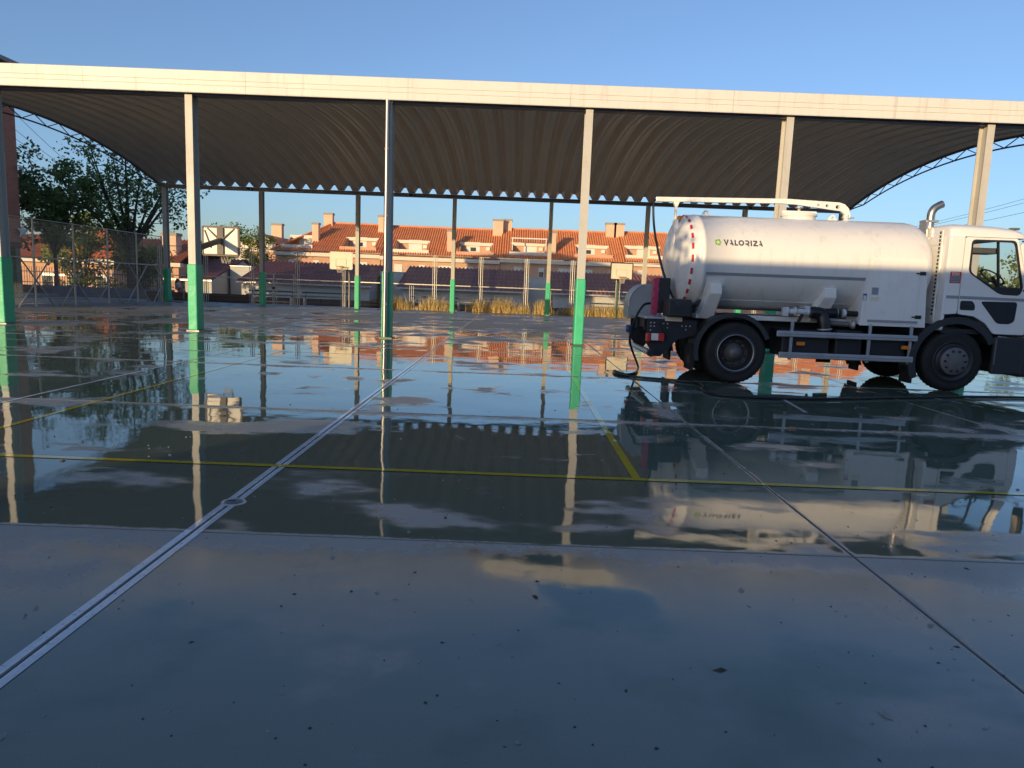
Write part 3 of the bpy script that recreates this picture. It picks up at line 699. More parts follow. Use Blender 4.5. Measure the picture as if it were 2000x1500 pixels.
prof_ = [(-1.60, 1.0), (-1.60, 1.22)]+[(-1.28-.32*math.cos(R(a)), 1.24+.40*math.sin(R(a))) for a in range(0, 91, 10)]+[(-1.0, 1.64), (-1.0, 1.0)]
plate('reel_housing', prof_, [], 'reel_grey', truck, lambda a, b, c: W(a, .78+c, b), .50, .01)
for q in (-.26, .26): MB().tube([W(a, .78+q, b) for a, b in prof_[1:12]], .018, 6).build('housing_rim', 'galv', truck)
MB().lathe(W(-1.62, .3, .80), (1, 0, 0), [(0, -.03), (.07, -.03), (.07, .03), (.05, .04), (.05, .14), (0, .14)], 14).build('tow_socket', 'blue', truck)
for y in (-.30, -.12): MB().tube(catmull([W(-1.15, y, 1.09), W(-1.13, y, 1.16), W(-1.20, y, 1.22)]), .015, 6).build('deck_hook', 'pipe_white', truck)
MB().box(W(-.90, -.5, 1.07), W(-.55, .5, 1.30)).build('pump_block', 'chassis', truck, bevel=.03)
# wheels
def wheel(x, ysurf, sg, rear, dual=False):
    """ysurf: local y of the tyre's outer face, sg: outward direction"""
    c = W(x, ysurf, .53); ax = (0, sg, 0)
    def tyre(off, nm='tyre', par=None):
        prof_ = [(.30, -.27), (.34, -.285), (.43, -.295), (.495, -.285), (.515, -.26), (.530, -.235), (.530, -.18), (.520, -.176), (.520, -.165), (.530, -.161), (.530, -.107), (.520, -.103), (.520, -.092), (.530, -.088), (.530, -.055), (.515, -.03), (.495, -.008), (.46, .004), (.42, .0), (.36, -.006), (.345, -.002), (.30, -.02)]
        def md(i, j, r): return r-(.012 if r > .514 and (j % 2) else 0)
        return MB().lathe(c+Vector((0, -sg*off, 0)), ax, prof_, 84, mod=md).build(nm, 'rubber', par)
    t1 = tyre(0, 'wheel', truck)
    if dual: tyre(.33, 'inner_tyre', t1)
    if rear:
        MB().lathe(c, ax, [(.345, .0), (.352, .012), (.335, .016), (.30, -.01), (.285, -.03), (.275, -.12), (.25, -.16), (.16, -.165), (.15, -.165)], 40).build('rim', 'rim_dark', t1)
        MB().lathe(c, ax, [(.31, -.004), (.318, .017), (.302, .018), (.296, -.005)], 40).build('rim_ring', 'rim_steel', t1)
        MB().lathe(c, ax, [(.16, -.165), (.15, -.08), (.10, -.04), (.095, -.01), (0, -.004)], 24).build('hub', 'hub_grey', t1)
        rn, zz = .20, -.155
        for k in range(10):
            a = 2*math.pi*(k+.5)/10; MB().lathe(c+Vector((math.cos(a)*.235, 0, math.sin(a)*.235)), ax, [(0, -.153), (.026, -.153), (.028, -.157)], 10).build('rim_hole', 'seam', t1)
    else:
        MB().lathe(c, ax, [(.345, .0), (.350, .010), (.33, .012), (.30, -.02), (.27, -.03), (.26, .02), (.235, .05)], 40).build('rim', 'rim_dark', t1)
        MB().lathe(c, ax, [(.235, .05), (.215, .066), (.12, .07), (.105, .075), (0, .08)], 32).build('hub', 'hub_grey', t1)
        rn, zz = .175, .066
    for k in range(10):
        a = 2*math.pi*k/10
        MB().lathe(c+Vector((math.cos(a)*rn, 0, math.sin(a)*rn)), ax, [(.020, zz-.01), (.020, zz+.022), (.012, zz+.034), (0, zz+.034)], 6, smooth=False).build('wheel_nut', 'hub_grey' if rear else 'chassis', t1)
for sg in (-1, 1):
    wheel(0, sg*1.17, sg, True, True); wheel(3.72, sg*1.14, sg, False)
def arcplate(name, x, z, r0, r1, a0, a1, y0, y1, mat, n=22, ends=()):
    out = [(x+r1*math.cos(R(a0+(a1-a0)*i/n)), z+r1*math.sin(R(a0+(a1-a0)*i/n))) for i in range(n+1)]
    inn = [(x+r0*math.cos(R(a0+(a1-a0)*i/n)), z+r0*math.sin(R(a0+(a1-a0)*i/n))) for i in range(n+1)]
    return plate(name, out+list(ends)+inn[::-1], [], mat, truck, lambda a, b, c: W(a, (y0+y1)/2+c, b), abs(y1-y0))
for sg in (-1, 1):
    ya, yb = sorted((sg*1.19, sg*.62)); yl, ym = sorted((sg*1.20, sg*1.16))
    arcplate('rear_fender', -.06, .55, .62, .645, 22, 196, ya, yb, 'black_plastic'); arcplate('fender_lip', -.06, .55, .585, .66, 22, 196, yl, ym, 'dark_plastic')
    fl = MB().box(W(-.74, ya+.02, .20), W(-.70, yb-.02, .64)).build('mud_flap', 'rubber', truck)
    MB().box(W(-.745, sg*.95-.09, .30), W(-.741, sg*.95+.09, .44)).build('flap_plate', 'plinth', fl)
    ya, yb = sorted((sg*1.17, sg*.74)); yl, ym = sorted((sg*1.19, sg*1.15))
    arcplate('front_fender', 3.70, .52, .66, .69, 28, 205, ya, yb, 'black_plastic'); arcplate('arch_lip', 3.70, .52, .645, .76, 28, 205, yl, ym, 'dark_plastic')
    MB().box(W(3.02, ya+.02, .12), W(3.055, yb-.05, .42)).build('mud_flap', 'rubber', truck)
MB().box(W(2.0, .25, .30), W(2.26, .30, .56)).build('hanging_flap', 'rubber', truck)
# ---- cab
cab = MB()
nw = [(3.43, 2.78, 1.14), (3.47, 2.82, 1.17), (3.62, 2.845, 1.175), (4.2, 2.83, 1.175), (4.5, 2.80, 1.16), (4.64, 2.76, 1.14), (4.72, 2.70, 1.11), (4.74, 2.63, 1.08)]
vs = []; n = 28
for x, zt, hw in nw:
    for k in range(n+1):
        a = math.pi*k/n; ca, sa = math.cos(a), math.sin(a)
        vs.append(W(x, hw*math.copysign(abs(ca)**.32, ca), 2.615+(zt-2.615)*abs(sa)**.55))
cab.add(vs, [(i*(n+1)+k, i*(n+1)+k+1, (i+1)*(n+1)+k+1, (i+1)*(n+1)+k) for i in range(len(nw)-1) for k in range(n)], True)
cab.add(vs[:n+1], [tuple(range(n+1))]); cab.add(vs[-n-1:], [tuple(range(n+1))])
croof = cab.build('cab_roof', 'cab_paint', truck)
for sg in (-1, 1): MB().box(W(4.52, sg*.98-.06, 2.765), W(4.64, sg*.98+.06, 2.80)).build('roof_lamp', 'hub_grey', croof, bevel=.008)
back = plate('cab_back', rounded([(-1.175, 1.05), (1.175, 1.05), (1.175, 2.62), (-1.175, 2.62)], .05), [], 'cab_paint', truck, lambda a, b, c: W(3.43+c, a, b), .04, .008)
for y0 in (-1.0, -.2, .55):
    for z0, z1 in ((2.02, 2.52), (1.62, 1.90), (1.15, 1.45)):
        q = rounded([(y0, z0), (y0+.48, z0), (y0+.48, z1), (y0, z1)], .07); qi = rounded([(y0+.035, z0+.035), (y0+.445, z0+.035), (y0+.445, z1-.035), (y0+.035, z1-.035)], .05)
        plate('embossed_frame', q, [qi], 'cab_paint', back, lambda a, b, c: W(3.405+c, a, b), .022, .006)
win = rounded([(3.785, 2.555), (3.795, 2.03), (4.34, 1.70), (4.655, 1.685), (4.70, 1.80), (4.50, 2.555)], .07)
ctr = Vector((sum(a for a, b in win)/len(win), sum(b for a, b in win)/len(win)))
wout = [tuple(Vector(q)+(Vector(q)-ctr).normalized()*.022) for q in win]; win_in = [tuple(Vector(q)-(Vector(q)-ctr).normalized()*.016) for q in win]
for sg in (-1, 1):
    fy = lambda off, s=sg: (lambda a, b, c: W(a, s*(1.165+off)+c, b))
    plate('cab_side', rounded([(3.44, 1.32), (3.44, 2.615), (3.652, 2.615), (3.652, 1.34)], .02), [], 'cab_paint', truck, fy(0), .03, .006)
    dr = plate('cab_door', rounded([(3.680, 1.335), (3.680, 2.602), (4.53, 2.602), (4.845, 1.62), (4.83, 1.02), (4.32, 1.02), (4.17, 1.19), (3.96, 1.305)], .03), [win], 'cab_paint', truck, fy(0), .03, .006)
    plate('window_gasket', wout, [win_in], 'black_plastic', dr, fy(.014), .024)
    plate('window_glass', win, [], 'glass', dr, fy(-.004), .004)
    plate('window_corner', rounded([(4.20, 1.80), (4.36, 1.705), (4.65, 1.69), (4.685, 1.80)], .03), [], 'black_plastic', dr, fy(.018), .012)
    plate('lower_window', rounded([(4.03, 1.555), (4.655, 1.565), (4.64, 1.24), (4.56, 1.19), (4.35, 1.19)], .06), [], 'pane', dr, fy(.024), .008)
    plate('handle_recess', rounded([(3.70, 1.40), (3.70, 1.555), (3.90, 1.555), (3.95, 1.48), (3.95, 1.40)], .03), [], 'black_plastic', dr, fy(.024), .008)
    MB().bar(W(3.74, sg*1.20, 1.50), W(3.90, sg*1.20, 1.50), .018, .03).build('door_handle', 'dark_plastic', dr)
    pass
    plate('door_stripe', [(3.68, 1.585), (3.68, 1.635), (4.83, 1.625), (4.835, 1.575)], [], 'grey_tape', dr, fy(.0235), .002)
    plate('side_stripe', [(3.45, 1.585), (3.45, 1.635), (3.66, 1.635), (3.66, 1.585)], [], 'grey_tape', truck, fy(.0235), .002)
    plate('corner_panel', rounded([(4.855, 1.02), (4.87, 1.62), (4.60, 2.50), (4.66, 2.55), (4.98, 1.60), (5.00, 1.02)], .02), [], 'cab_paint', truck, fy(-.012), .03, .006)
    # mirror
    mr = MB().tube(catmull([W(4.62, sg*1.15, 2.57), W(4.85, sg*1.30, 2.55), W(4.98, sg*1.40, 2.50)]), .016, 6).build('mirror_arm', 'black_plastic', truck)
    MB().tube(catmull([W(4.70, sg*1.15, 1.76), W(4.85, sg*1.30, 1.76), W(4.98, sg*1.40, 1.82)]), .016, 6).build('lower_arm', 'black_plastic', mr)
    MB().box(W(4.93, sg*1.42-.09, 1.86), W(5.03, sg*1.42+.09, 2.50)).build('mirror_head', 'black_plastic', mr, bevel=.03)
    MB().box(W(4.922, sg*1.42-.075, 2.08), W(4.927, sg*1.42+.075, 2.46)).build('mirror_glass', 'chrome', mr)
    # step & bumper side
    MB().box(W(4.34, sg*1.17-.05, .34), W(4.85, sg*1.17+.03, .97)).build('step_panel', 'dark_plastic', truck, bevel=.025)
    for z in (.74, .50): MB().box(W(4.37, sg*1.20-.01, z), W(4.82, sg*1.20+.012, z+.05)).build('step_tread', 'hub_grey', truck)
    MB().tube([W(4.37, sg*1.215, .50), W(4.37, sg*1.215, .93)], .012, 6).build('grab_rail', 'hub_grey', truck)
    # seat and interior
    st = MB(); st.box(W(3.55, sg*.82-.25, 1.35), W(4.0, sg*.82+.25, 1.55)); st.box(W(3.50, sg*.82-.24, 1.55), W(3.62, sg*.82+.24, 2.12)); st.box(W(3.50, sg*.82-.13, 2.16), W(3.60, sg*.82+.13, 2.38)); st.build('seat', 'seat', truck, bevel=.04)
    MB().bar(W(4.36, sg*1.10, 1.78), W(4.26, sg*1.10, 2.55), .03, .035).build('window_divider', 'black_plastic', truck)
# sticker on the near side panel
stk = MB().box(W(3.475, -1.1895, 1.84), W(3.655, -1.1865, 2.03)).build('warning_sticker', 'red', truck)
MB().box(W(3.49, -1.1915, 1.855), W(3.64, -1.1900, 1.955)).build('sticker_field', 'grey_tape', stk)
for k in range(6): MB().box(W(3.50+.022*k, -1.1915, 1.995), W(3.515+.022*k, -1.1900, 2.018)).build('print_mark', 'backboard', stk)
for k in range(6): MB().box(W(3.502+.022*k, -1.1915, 1.967), W(3.517+.022*k, -1.1900, 1.988)).build('print_mark', 'backboard', stk)
for z in (1.88, 1.905, 1.93): MB().box(W(3.50, -1.193, z), W(3.63, -1.192, z+.008)).build('print_line', 'ink', stk)
MB().lathe(W(4.42, -.82, 1.98), (.6, 0, .8), [(.20, -.014), (.222, 0), (.20, .014), (.178, 0), (.20, -.014)], 24).build('steering_wheel', 'black_plastic', truck)
MB().tube([W(4.42, -.82, 1.98), W(4.60, -.82, 1.72)], .03, 8).build('steering_column', 'black_plastic', truck)
MB().box(W(4.50, -1.1, 1.35), W(4.86, 1.1, 1.76)).build('dashboard', 'black_plastic', truck, bevel=.04)
MB().box(W(3.46, -1.13, 1.0), W(4.86, 1.13, 1.08)).build('cab_floor', 'chassis', truck)
MB().box(W(3.95, -.95, 2.36), W(4.40, -.62, 2.46)).build('sun_visor', 'seat', truck, bevel=.03)
mb = MB(); mb.add([W(4.56, -1.10, 2.61), W(4.56, 1.10, 2.61), W(4.93, 1.13, 1.62), W(4.93, -1.13, 1.62)], [(0, 1, 2, 3)]); mb.build('windshield', 'glass', truck)
fp_ = MB(); fp_.box(W(4.90, -1.15, .95), W(5.02, 1.15, 1.615)); fp_.build('front_panel', 'cab_paint', truck, bevel=.03)
MB().box(W(5.02, -.8, 1.08), W(5.03, .8, 1.45)).build('grille', 'black_plastic', truck)
MB().box(W(4.80, -1.20, .30), W(5.12, 1.20, .93)).build('bumper', 'dark_plastic', truck, bevel=.05)
for sg in (-1, 1): MB().box(W(5.121, sg*.85-.16, .55), W(5.135, sg*.85+.16, .75)).build('headlight', 'pane', truck)
MB().box(W(3.6, -.35, .55), W(4.6, .35, 1.0)).build('engine_block', 'chassis', truck)
# exhaust stack between tank and cab
ex = MB().box(W(3.365, -.52, 2.52), W(3.395, -.28, 2.92)).build('exhaust_guard', 'alu', truck)
MB().tube([W(3.48+.0, -.40, 1.2), W(3.48, -.40, 2.9)], .015, 6)
MB().box(W(3.36, -.50, 2.90), W(3.58, -.28, 2.94)).build('guard_cap', 'alu', ex)
pts = [W(3.49, -.39, 2.3), W(3.49, -.39, 2.98)]+[W(3.49+.13*(1-math.cos(R(a))), -.39, 3.02+.17*math.sin(R(a))) for a in (0, 15, 30, 45, 60, 72)]+[W(3.63, -.39, 3.212), W(3.67, -.39, 3.228)]
sk = MB().tube(pts, [.066]*len(pts), 16, cap=False).build('exhaust_stack', 'chrome', truck)
MB().tube(pts[-3:], .060, 14, cap=True).build('stack_mouth', 'seam', sk)
for k in range(22):
    z = 2.66-.065*k; MB().box(W(3.357, -.985, z), W(3.3695, -.955, z+.04)).build('guard_slot', 'seam', ex)
MB().box(W(3.37, -1.02, 1.2), W(3.385, -.92, 2.72)).build('guard_sheet', 'white_paint', ex)

# hose on the ground
hp = [W(-1.32, -.20, 1.30), W(-1.46, -.26, 1.25), W(-1.62, -.34, .95), W(-1.68, -.40, .6)]
gp = [gnd(1246, 715, .03), gnd(1242, 727, .022), gnd(1222, 731, .022), gnd(1200, 724, .022), gnd(1204, 730, .022), gnd(1240, 736, .022), gnd(1310, 742, .022), gnd(1362, 748, .022), gnd(1375, 756, .022), gnd(1373, 762, .022), gnd(1400, 770, .022), gnd(1470, 776, .022), gnd(1600, 779, .022), gnd(1760, 776, .022), gnd(1900, 775, .022), gnd(2080, 779, .022), gnd(2300, 790, .022)]
ho = MB().tube(catmull(hp+gp, 7), .021, 10).build('water_hose', 'hose_rubber')
tag(ho, 'black rubber hose trailing from the tanker across the wet court', 'hose')

# ================================================================== BASKETBALL HOOPS
def hoop(cx, Yb, zb, wd, ht, sg, root_loc, label, frame_m, pole_m, kind):
    """sg=-1 board faces the camera side (-Y), +1 faces away"""
    r = empty('basketball_hoop', root_loc, label, 'basketball hoop', 'basketball hoops')
    bd = MB().box((cx-wd/2, Yb-.012, zb), (cx+wd/2, Yb+.012, zb+ht)).build('backboard', 'backboard', r)
    fw = .035
    for a, b in (((cx-wd/2, zb), (cx+wd/2, zb)), ((cx-wd/2, zb+ht), (cx+wd/2, zb+ht)), ((cx-wd/2, zb), (cx-wd/2, zb+ht)), ((cx+wd/2, zb), (cx+wd/2, zb+ht))):
        MB().bar((a[0], Yb, a[1]), (b[0], Yb, b[1]), .06, fw, up=(0, 1, 0)).build('board_frame', frame_m, bd)
    iw, ih, iz = wd*.48, ht*.42, zb+ht*.18; yf = Yb+sg*.0145
    for a, b in (((-iw/2, iz), (iw/2, iz)), ((-iw/2, iz+ih), (iw/2, iz+ih)), ((-iw/2, iz), (-iw/2, iz+ih)), ((iw/2, iz), (iw/2, iz+ih))):
        MB().bar((cx+a[0], yf, a[1]), (cx+b[0], yf, b[1]), .004, .035, up=(0, 1, 0) if a[1] == b[1] else (0, 1, 0)).build('target_line', 'ink', bd)
    rz = zb+ht*.14; rc = Vector((cx, Yb+sg*.36, rz)); rad = .2
    rg = MB().tube([rc+Vector((math.cos(2*math.pi*k/20)*rad, math.sin(2*math.pi*k/20)*rad, 0)) for k in range(21)], .014, 6).build('ring', 'rim_orange', r)
    MB().box((cx-.09, min(Yb+sg*.015, Yb+sg*.18), rz-.02), (cx+.09, max(Yb+sg*.015, Yb+sg*.18), rz+.015)).build('ring_bracket', 'rim_orange', rg)
    mb = MB()
    for k in range(10):
        a = 2*math.pi*k/10; b = a+.3
        mb.tube([rc+Vector((math.cos(a)*rad, math.sin(a)*rad, 0)), rc+Vector((math.cos(b)*rad*.72, math.sin(b)*rad*.72, -.18)), rc+Vector((math.cos(a)*rad*.55, math.sin(a)*rad*.55, -.34))], .005, 4, cap=False)
        mb.tube([rc+Vector((math.cos(a)*rad, math.sin(a)*rad, 0)), rc+Vector((math.cos(a-.3)*rad*.72, math.sin(a-.3)*rad*.72, -.18)), rc+Vector((math.cos(a)*rad*.55, math.sin(a)*rad*.55, -.34))], .005, 4, cap=False)
    mb.build('net', 'net', rg)
    return r, bd
for cx, lab, fm, pm, po in ((-9.73, 'white backboard with red ring on a dark pole by the fence below the red roofs', 'backboard', 'steel_dark', .32), (5.78, 'black framed white backboard on a green pole in the dry grass near the tanker', 'brown_metal', 'pole_green', -.12)):
    r, bd = hoop(cx, 39.75, 2.13, 1.2, .90, -1, (cx+po, 40.35, 0), lab, fm, pm, 0)
    MB().tube(catmull([(cx+po, 40.35, 0), (cx+po, 40.35, 1.6), (cx+po*.9, 40.30, 2.1), (cx+po*.6, 40.05, 2.5)]), .06, 10).build('pole', pm, r)
    MB().bar((cx+po*.6, 40.08, 2.5), (cx, 39.78, 2.6), .08, .08).build('arm', pm, r)
    for dx in (-.4, .4): MB().bar((cx+po*.7, 40.12, 2.35), (cx+dx, 39.78, 2.85), .035).build('stay', pm, r)
xh = CXS[2]
r, bd = hoop(xh+.02, 21.0, 2.10, 1.04, .80, 1, (xh, CF+.2, 0), 'backboard seen from behind, hung on an arm from a padded canopy column', 'hoop_grey', 'hoop_grey', 1)
MB().bar((xh, CF+.19, 2.22), (xh+.02, 20.97, 2.52), .10, .14).build('arm', 'hoop_grey', r)
MB().box((xh-.07, 20.93, 2.12), (xh+.11, 20.985, 2.88)).build('spine', 'hoop_grey', r)
MB().bar((xh-.36, 20.975, 2.86), (xh+.02, 20.93, 2.5), .03).build('stay', 'hoop_grey', r)
MB().bar((xh+.42, 20.975, 2.86), (xh+.02, 20.93, 2.5), .03).build('stay', 'hoop_grey', r)
MB().bar((xh-.44, 20.975, 2.80), (xh-.26, 20.97, 2.30), .03).build('stay', 'hoop_grey', r)
MB().bar((xh, CF+.19, 1.86), (xh, CF+.19, 2.30), .10, .04).build('mount_plate', 'hoop_grey', r)

# ================================================================== FENCES
def fence_mesh(L, H):
    mb = MB(); n = int(L/.055)
    for i in range(1, n):
        x = L*i/n; mb.add([(x-.0014, 0, .08), (x+.0014, .002, .08), (x, .004, .08), (x-.0014, 0, H), (x+.0014, .002, H), (x, .004, H)], [(0, 1, 4, 3), (1, 2, 5, 4), (2, 0, 3, 5)])
    m = int(H/.2)
    for j in range(1, m+1):
        z = H*j/m-.02; mb.add([(0, .004, z-.002), (0, .006, z+.002), (0, .002, z), (L, .004, z-.002), (L, .006, z+.002), (L, .002, z)], [(0, 1, 4, 3), (1, 2, 5, 4), (2, 0, 3, 5)])
    return mb
FY = 41.0; fpx = [-20.4+2.62*k for k in range(18)]
bf = empty('mesh_fence', (0, FY, 0), 'tall wire mesh fence on tube posts along the far edge of the court', 'fence')
mp = fence_mesh(2.62-.12, 3.05)
mp0 = None; ps0 = None
for k, x in enumerate(fpx):
    if ps0 is None:
        ps0 = MB().tube([(x, FY, -.05), (x, FY, 3.12)], .035, 8).build('post', 'galv', bf, origin=(x, FY, 0))
        mb = MB()
        for d in (-.11, .11): mb.tube([(x+d, FY, -.05), (x+d, FY, 3.08)], .02, 6)
        pe0 = mb.build('panel_edge_tubes', 'galv', ps0, origin=(x, FY, 0))
    else:
        p = again(ps0, 'post', (x, FY, 0), bf); again(pe0, 'panel_edge_tubes', (x, FY, 0), p)
    if k < len(fpx)-1:
        if mp0 is None: mp0 = mp.build('wire_mesh', 'galv', bf, origin=(0, 0, 0)); mp0.location = Vector((x+.06, FY, 0))-Vector((0, FY, 0)); mp0['kind'] = 'stuff'
        else: again(mp0, 'wire_mesh', (x+.06, FY, 0), bf)['kind'] = 'stuff'
        MB().tube([(x, FY+.002, 3.09), (x+2.62, FY+.002, 3.09)], .025, 6).build('top_rail', 'galv', bf)
        MB().bar((x+.02, FY, 1.44), (x+2.60, FY, 1.44), .05, .05).build('mid_rail', 'galv', bf)
for k in (2, 5, 8, 11, 14):      # short inner tubes seen between posts
    for d in (1.2, 1.31, 1.42):
        MB().tube([(fpx[k]+d, FY-.02, 0), (fpx[k]+d, FY-.02, 1.35)], .016, 6).build('inner_tube', 'galv', bf)
gx = fpx[2]
gt = empty('fence_gate', (gx+1.3, FY-.08, 0), 'low tube gate with a single latch in the mesh fence near the red roofs', 'gate')
for a, b in (((gx+.15, 0), (gx+.15, 1.75)), ((gx+2.45, 0), (gx+2.45, 1.75)), ((gx+.15, 1.72), (gx+2.45, 1.72)), ((gx+.15, 1.05), (gx+2.45, 1.05)), ((gx+1.30, 0), (gx+1.30, 1.70)), ((gx+.15, .15), (gx+2.45, .15))):
    MB().tube([(a[0], FY-.08, a[1]), (b[0], FY-.08, b[1])], .03, 6).build('gate_tube', 'galv', gt)
MB().box((gx+1.2, FY-.13, .86), (gx+1.36, FY-.06, .98)).build('latch', 'brown_metal', gt)
# side fence at the left with crossed braces
SX = -19.25; sy = [26.0+2.58*k for k in range(6)]
sf = empty('braced_fence', (SX, 33, 0), 'wire mesh fence with crossed tube braces beside the brick building', 'fence')
ms = fence_mesh(2.58-.1, 3.4); ms0 = None
for k, y in enumerate(sy):
    MB().tube([(SX, y, -.05), (SX, y, 3.5)], .045, 8).build('post', 'galv', sf)
    if k < len(sy)-1:
        MB().tube([(SX, y, 3.46), (SX, y+2.58, 3.46)], .022, 6).build('top_rail', 'galv', sf)
        MB().tube([(SX+.03, y, 1.93), (SX+.03, y+2.58, 1.93)], .03, 6).build('mid_rail', 'galv', sf)
        mb = MB(); mb.v = [Vector((v.y, v.x, v.z)) for v in ms.v]; mb.f = list(ms.f); mb.sm = list(ms.sm)
        if ms0 is None: ms0 = mb.build('wire_mesh', 'galv', sf, origin=(0, 0, 0)); ms0.location = Vector((SX-.03, y+.05, 0))-Vector((SX, 33, 0)); ms0['kind'] = 'stuff'
        else: again(ms0, 'wire_mesh', (SX-.03, y+.05, 0), sf)['kind'] = 'stuff'
    if k > 0:
        for s_ in (-1, 1): MB().tube([(SX+.06+.02*s_, y-s_*.92, 1.90), (SX+.06+.02*s_, y+s_*1.05, 0.0)], .03, 6).build('brace', 'galv', sf)
# wall with pickets further back at the left
pw_ = empty('picket_fence', (-24, 42.6, -.05), 'black picket railing on a low painted wall behind the trees', 'fence')
t_ = NT('painted_wall'); p_ = t_.pos()
t_.bsdf(t_.mix(t_.smooth(t_.noise(p_, 1.2, 3), .45, .6), c4((.20, .20, .22)), c4((.10, .16, .30))), .85); MAT['painted_wall'] = t_.m
MB().box((-33, 42.5, -.3), (-20.4, 42.7, .55)).build('low_wall', 'painted_wall', pw_)
for z in (.72, 1.35): MB().bar((-33, 42.6, z), (-20.4, 42.6, z), .04, .04).build('rail', 'brown_metal', pw_)
pk0 = None
for k in range(84):
    x = -32.9+.15*k
    if pk0 is None: pk0 = MB().tube([(x, 42.6, .55), (x, 42.6, 1.60), (x, 42.6, 1.66)], [.014, .014, .003], 6).build('picket', 'brown_metal', pw_, origin=(x, 42.6, .55))
    else: again(pk0, 'picket', (x, 42.6, .55), pw_)

# benches outside the mesh fence
bench_labels = {-14.6: 'long grey slab bench in shade next to the fence gate', -11.4: 'long grey slab bench in shade behind the dark hoop pole', -4.9: 'sunlit slab bench in the dry grass left of the middle', -2.2: 'sunlit slab bench behind the tall golden grass', 5.9: 'sunlit slab bench with white end leg behind the green pole'}
for x, lab in bench_labels.items():
    b = empty('bench', (x, 42.6, 0), lab, 'bench', 'benches beyond the mesh fence')
    L = 1.45
    MB().box((x-L, 42.4, .44), (x+L, 42.85, .52)).build('seat', 'concrete', b, bevel=.01)
    MB().box((x-L, 42.90, .66), (x+L, 42.95, .74)).build('back_rail', 'brown_metal', b)
    for s_ in (-1, 1):
        MB().box((x+s_*(L-.25)-.05, 42.45, -.1), (x+s_*(L-.25)+.05, 42.80, .44)).build('leg', 'galv', b)
        MB().bar((x+s_*(L-.25), 42.80, .3), (x+s_*(L-.25), 42.925, .74), .03).build('back_post', 'brown_metal', b)

# dry grass
def grass(name, x0, x1, y0, y1, n, h0, h1, label, seed):
    rr = random.Random(seed); mb = MB(); tus = [(rr.uniform(x0, x1), rr.uniform(y0, y1), rr.uniform(.25, 1.1)) for _ in range(int(n/120))]
    for k in range(n):
        tx, ty, ts = rr.choice(tus); x = tx+rr.gauss(0, .20); y = ty+rr.gauss(0, .12); h = rr.uniform(h0, h1)*ts; a = rr.random()*6.28; ln = rr.uniform(.1, .95)*h; wd = .007+.006*rr.random()
        p0 = Vector((x, y, -.03)); p1 = p0+Vector((math.cos(a)*ln*.35, math.sin(a)*ln*.35, h*.6)); p2 = p0+Vector((math.cos(a)*ln, math.sin(a)*ln, h)); s_ = Vector((-math.sin(a), math.cos(a), 0))*wd
        if k % 7 == 0: s_ *= 2.2
        mb.add([p0-s_, p0+s_, p1+s_*.8, p1-s_*.8, p2], [(0, 1, 2, 3), (3, 2, 4)])
    return tag(mb.build(name, 'dry_grass', origin=((x0+x1)/2, (y0+y1)/2, 0)), label, 'grass', kind='stuff')
grass('dry_grass', -7.4, -3.4, 40.4, 40.85, 2600, .35, 1.0, 'dry golden grass along the fence beside the steel rain pipe', 1)
grass('dry_grass', -2.6, 1.9, 40.4, 40.85, 3400, .35, 1.05, 'dry golden grass along the fence in the middle', 2)
grass('dry_grass', 2.6, 6.8, 40.4, 40.85, 2600, .30, .9, 'dry golden grass around the green hoop pole', 3)

# ================================================================== BUILDINGS
def tiled(x0, x1, ya, za, yb, zb, pitch=.34, rows=14, amp=.10, holes=(), xl=None, xr=None):
    """roof slope rising from (ya, za) to (yb, zb) with rounded tile ridges; xl(t), xr(t) clip the ends"""
    mb = MB(); nc = int((x1-x0)/pitch)*4; d = Vector((0, yb-ya, zb-za)); nrm = Vector((0, -(zb-za), (yb-ya))).normalized()
    if nrm.z < 0: nrm = -nrm
    tl = sorted(set([i/rows for i in range(rows+1)]+[h[2] for h in holes]+[h[3] for h in holes])); vs = []
    for t in tl:
        for i in range(nc+1):
            x = x0+(x1-x0)*i/nc; xx = x
            if xl: xx = max(xx, xl(t))
            if xr: xx = min(xx, xr(t))
            o = amp*math.cos(2*math.pi*i/4)*(1 if xx == x else 0)
            p = Vector((xx, ya, za))+d*t+nrm*(o+.004*((t*rows) % 1)); vs.append(p)
    fs = []
    for j in range(len(tl)-1):
        tm = (tl[j]+tl[j+1])/2
        for i in range(nc):
            xm = x0+(x1-x0)*(i+.5)/nc
            if any(h[0] < xm < h[1] and h[2] < tm < h[3] for h in holes): continue
            a = j*(nc+1)+i
            if (vs[a+1]-vs[a]).length < 1e-6 and (vs[a+nc+2]-vs[a+nc+1]).length < 1e-6: continue
            fs.append((a, a+1, a+nc+2, a+nc+1))
    mb.add(vs, fs, True); return mb
EY, EZ, RY, RZ = 100.0, 5.35, 109.0, 10.0
def chimney(par, x, y, zb, zt, w=1.2, d=1.0, mat='peach_render'):
    c = MB().box((x-w/2, y-d/2, zb), (x+w/2, y+d/2, zt)).build('chimney', mat, par)
    MB().box((x-w/2-.08, y-d/2-.08, zt+.002), (x+w/2+.08, y+d/2+.08, zt+.28)).build('chimney_cap', 'concrete', c); return c
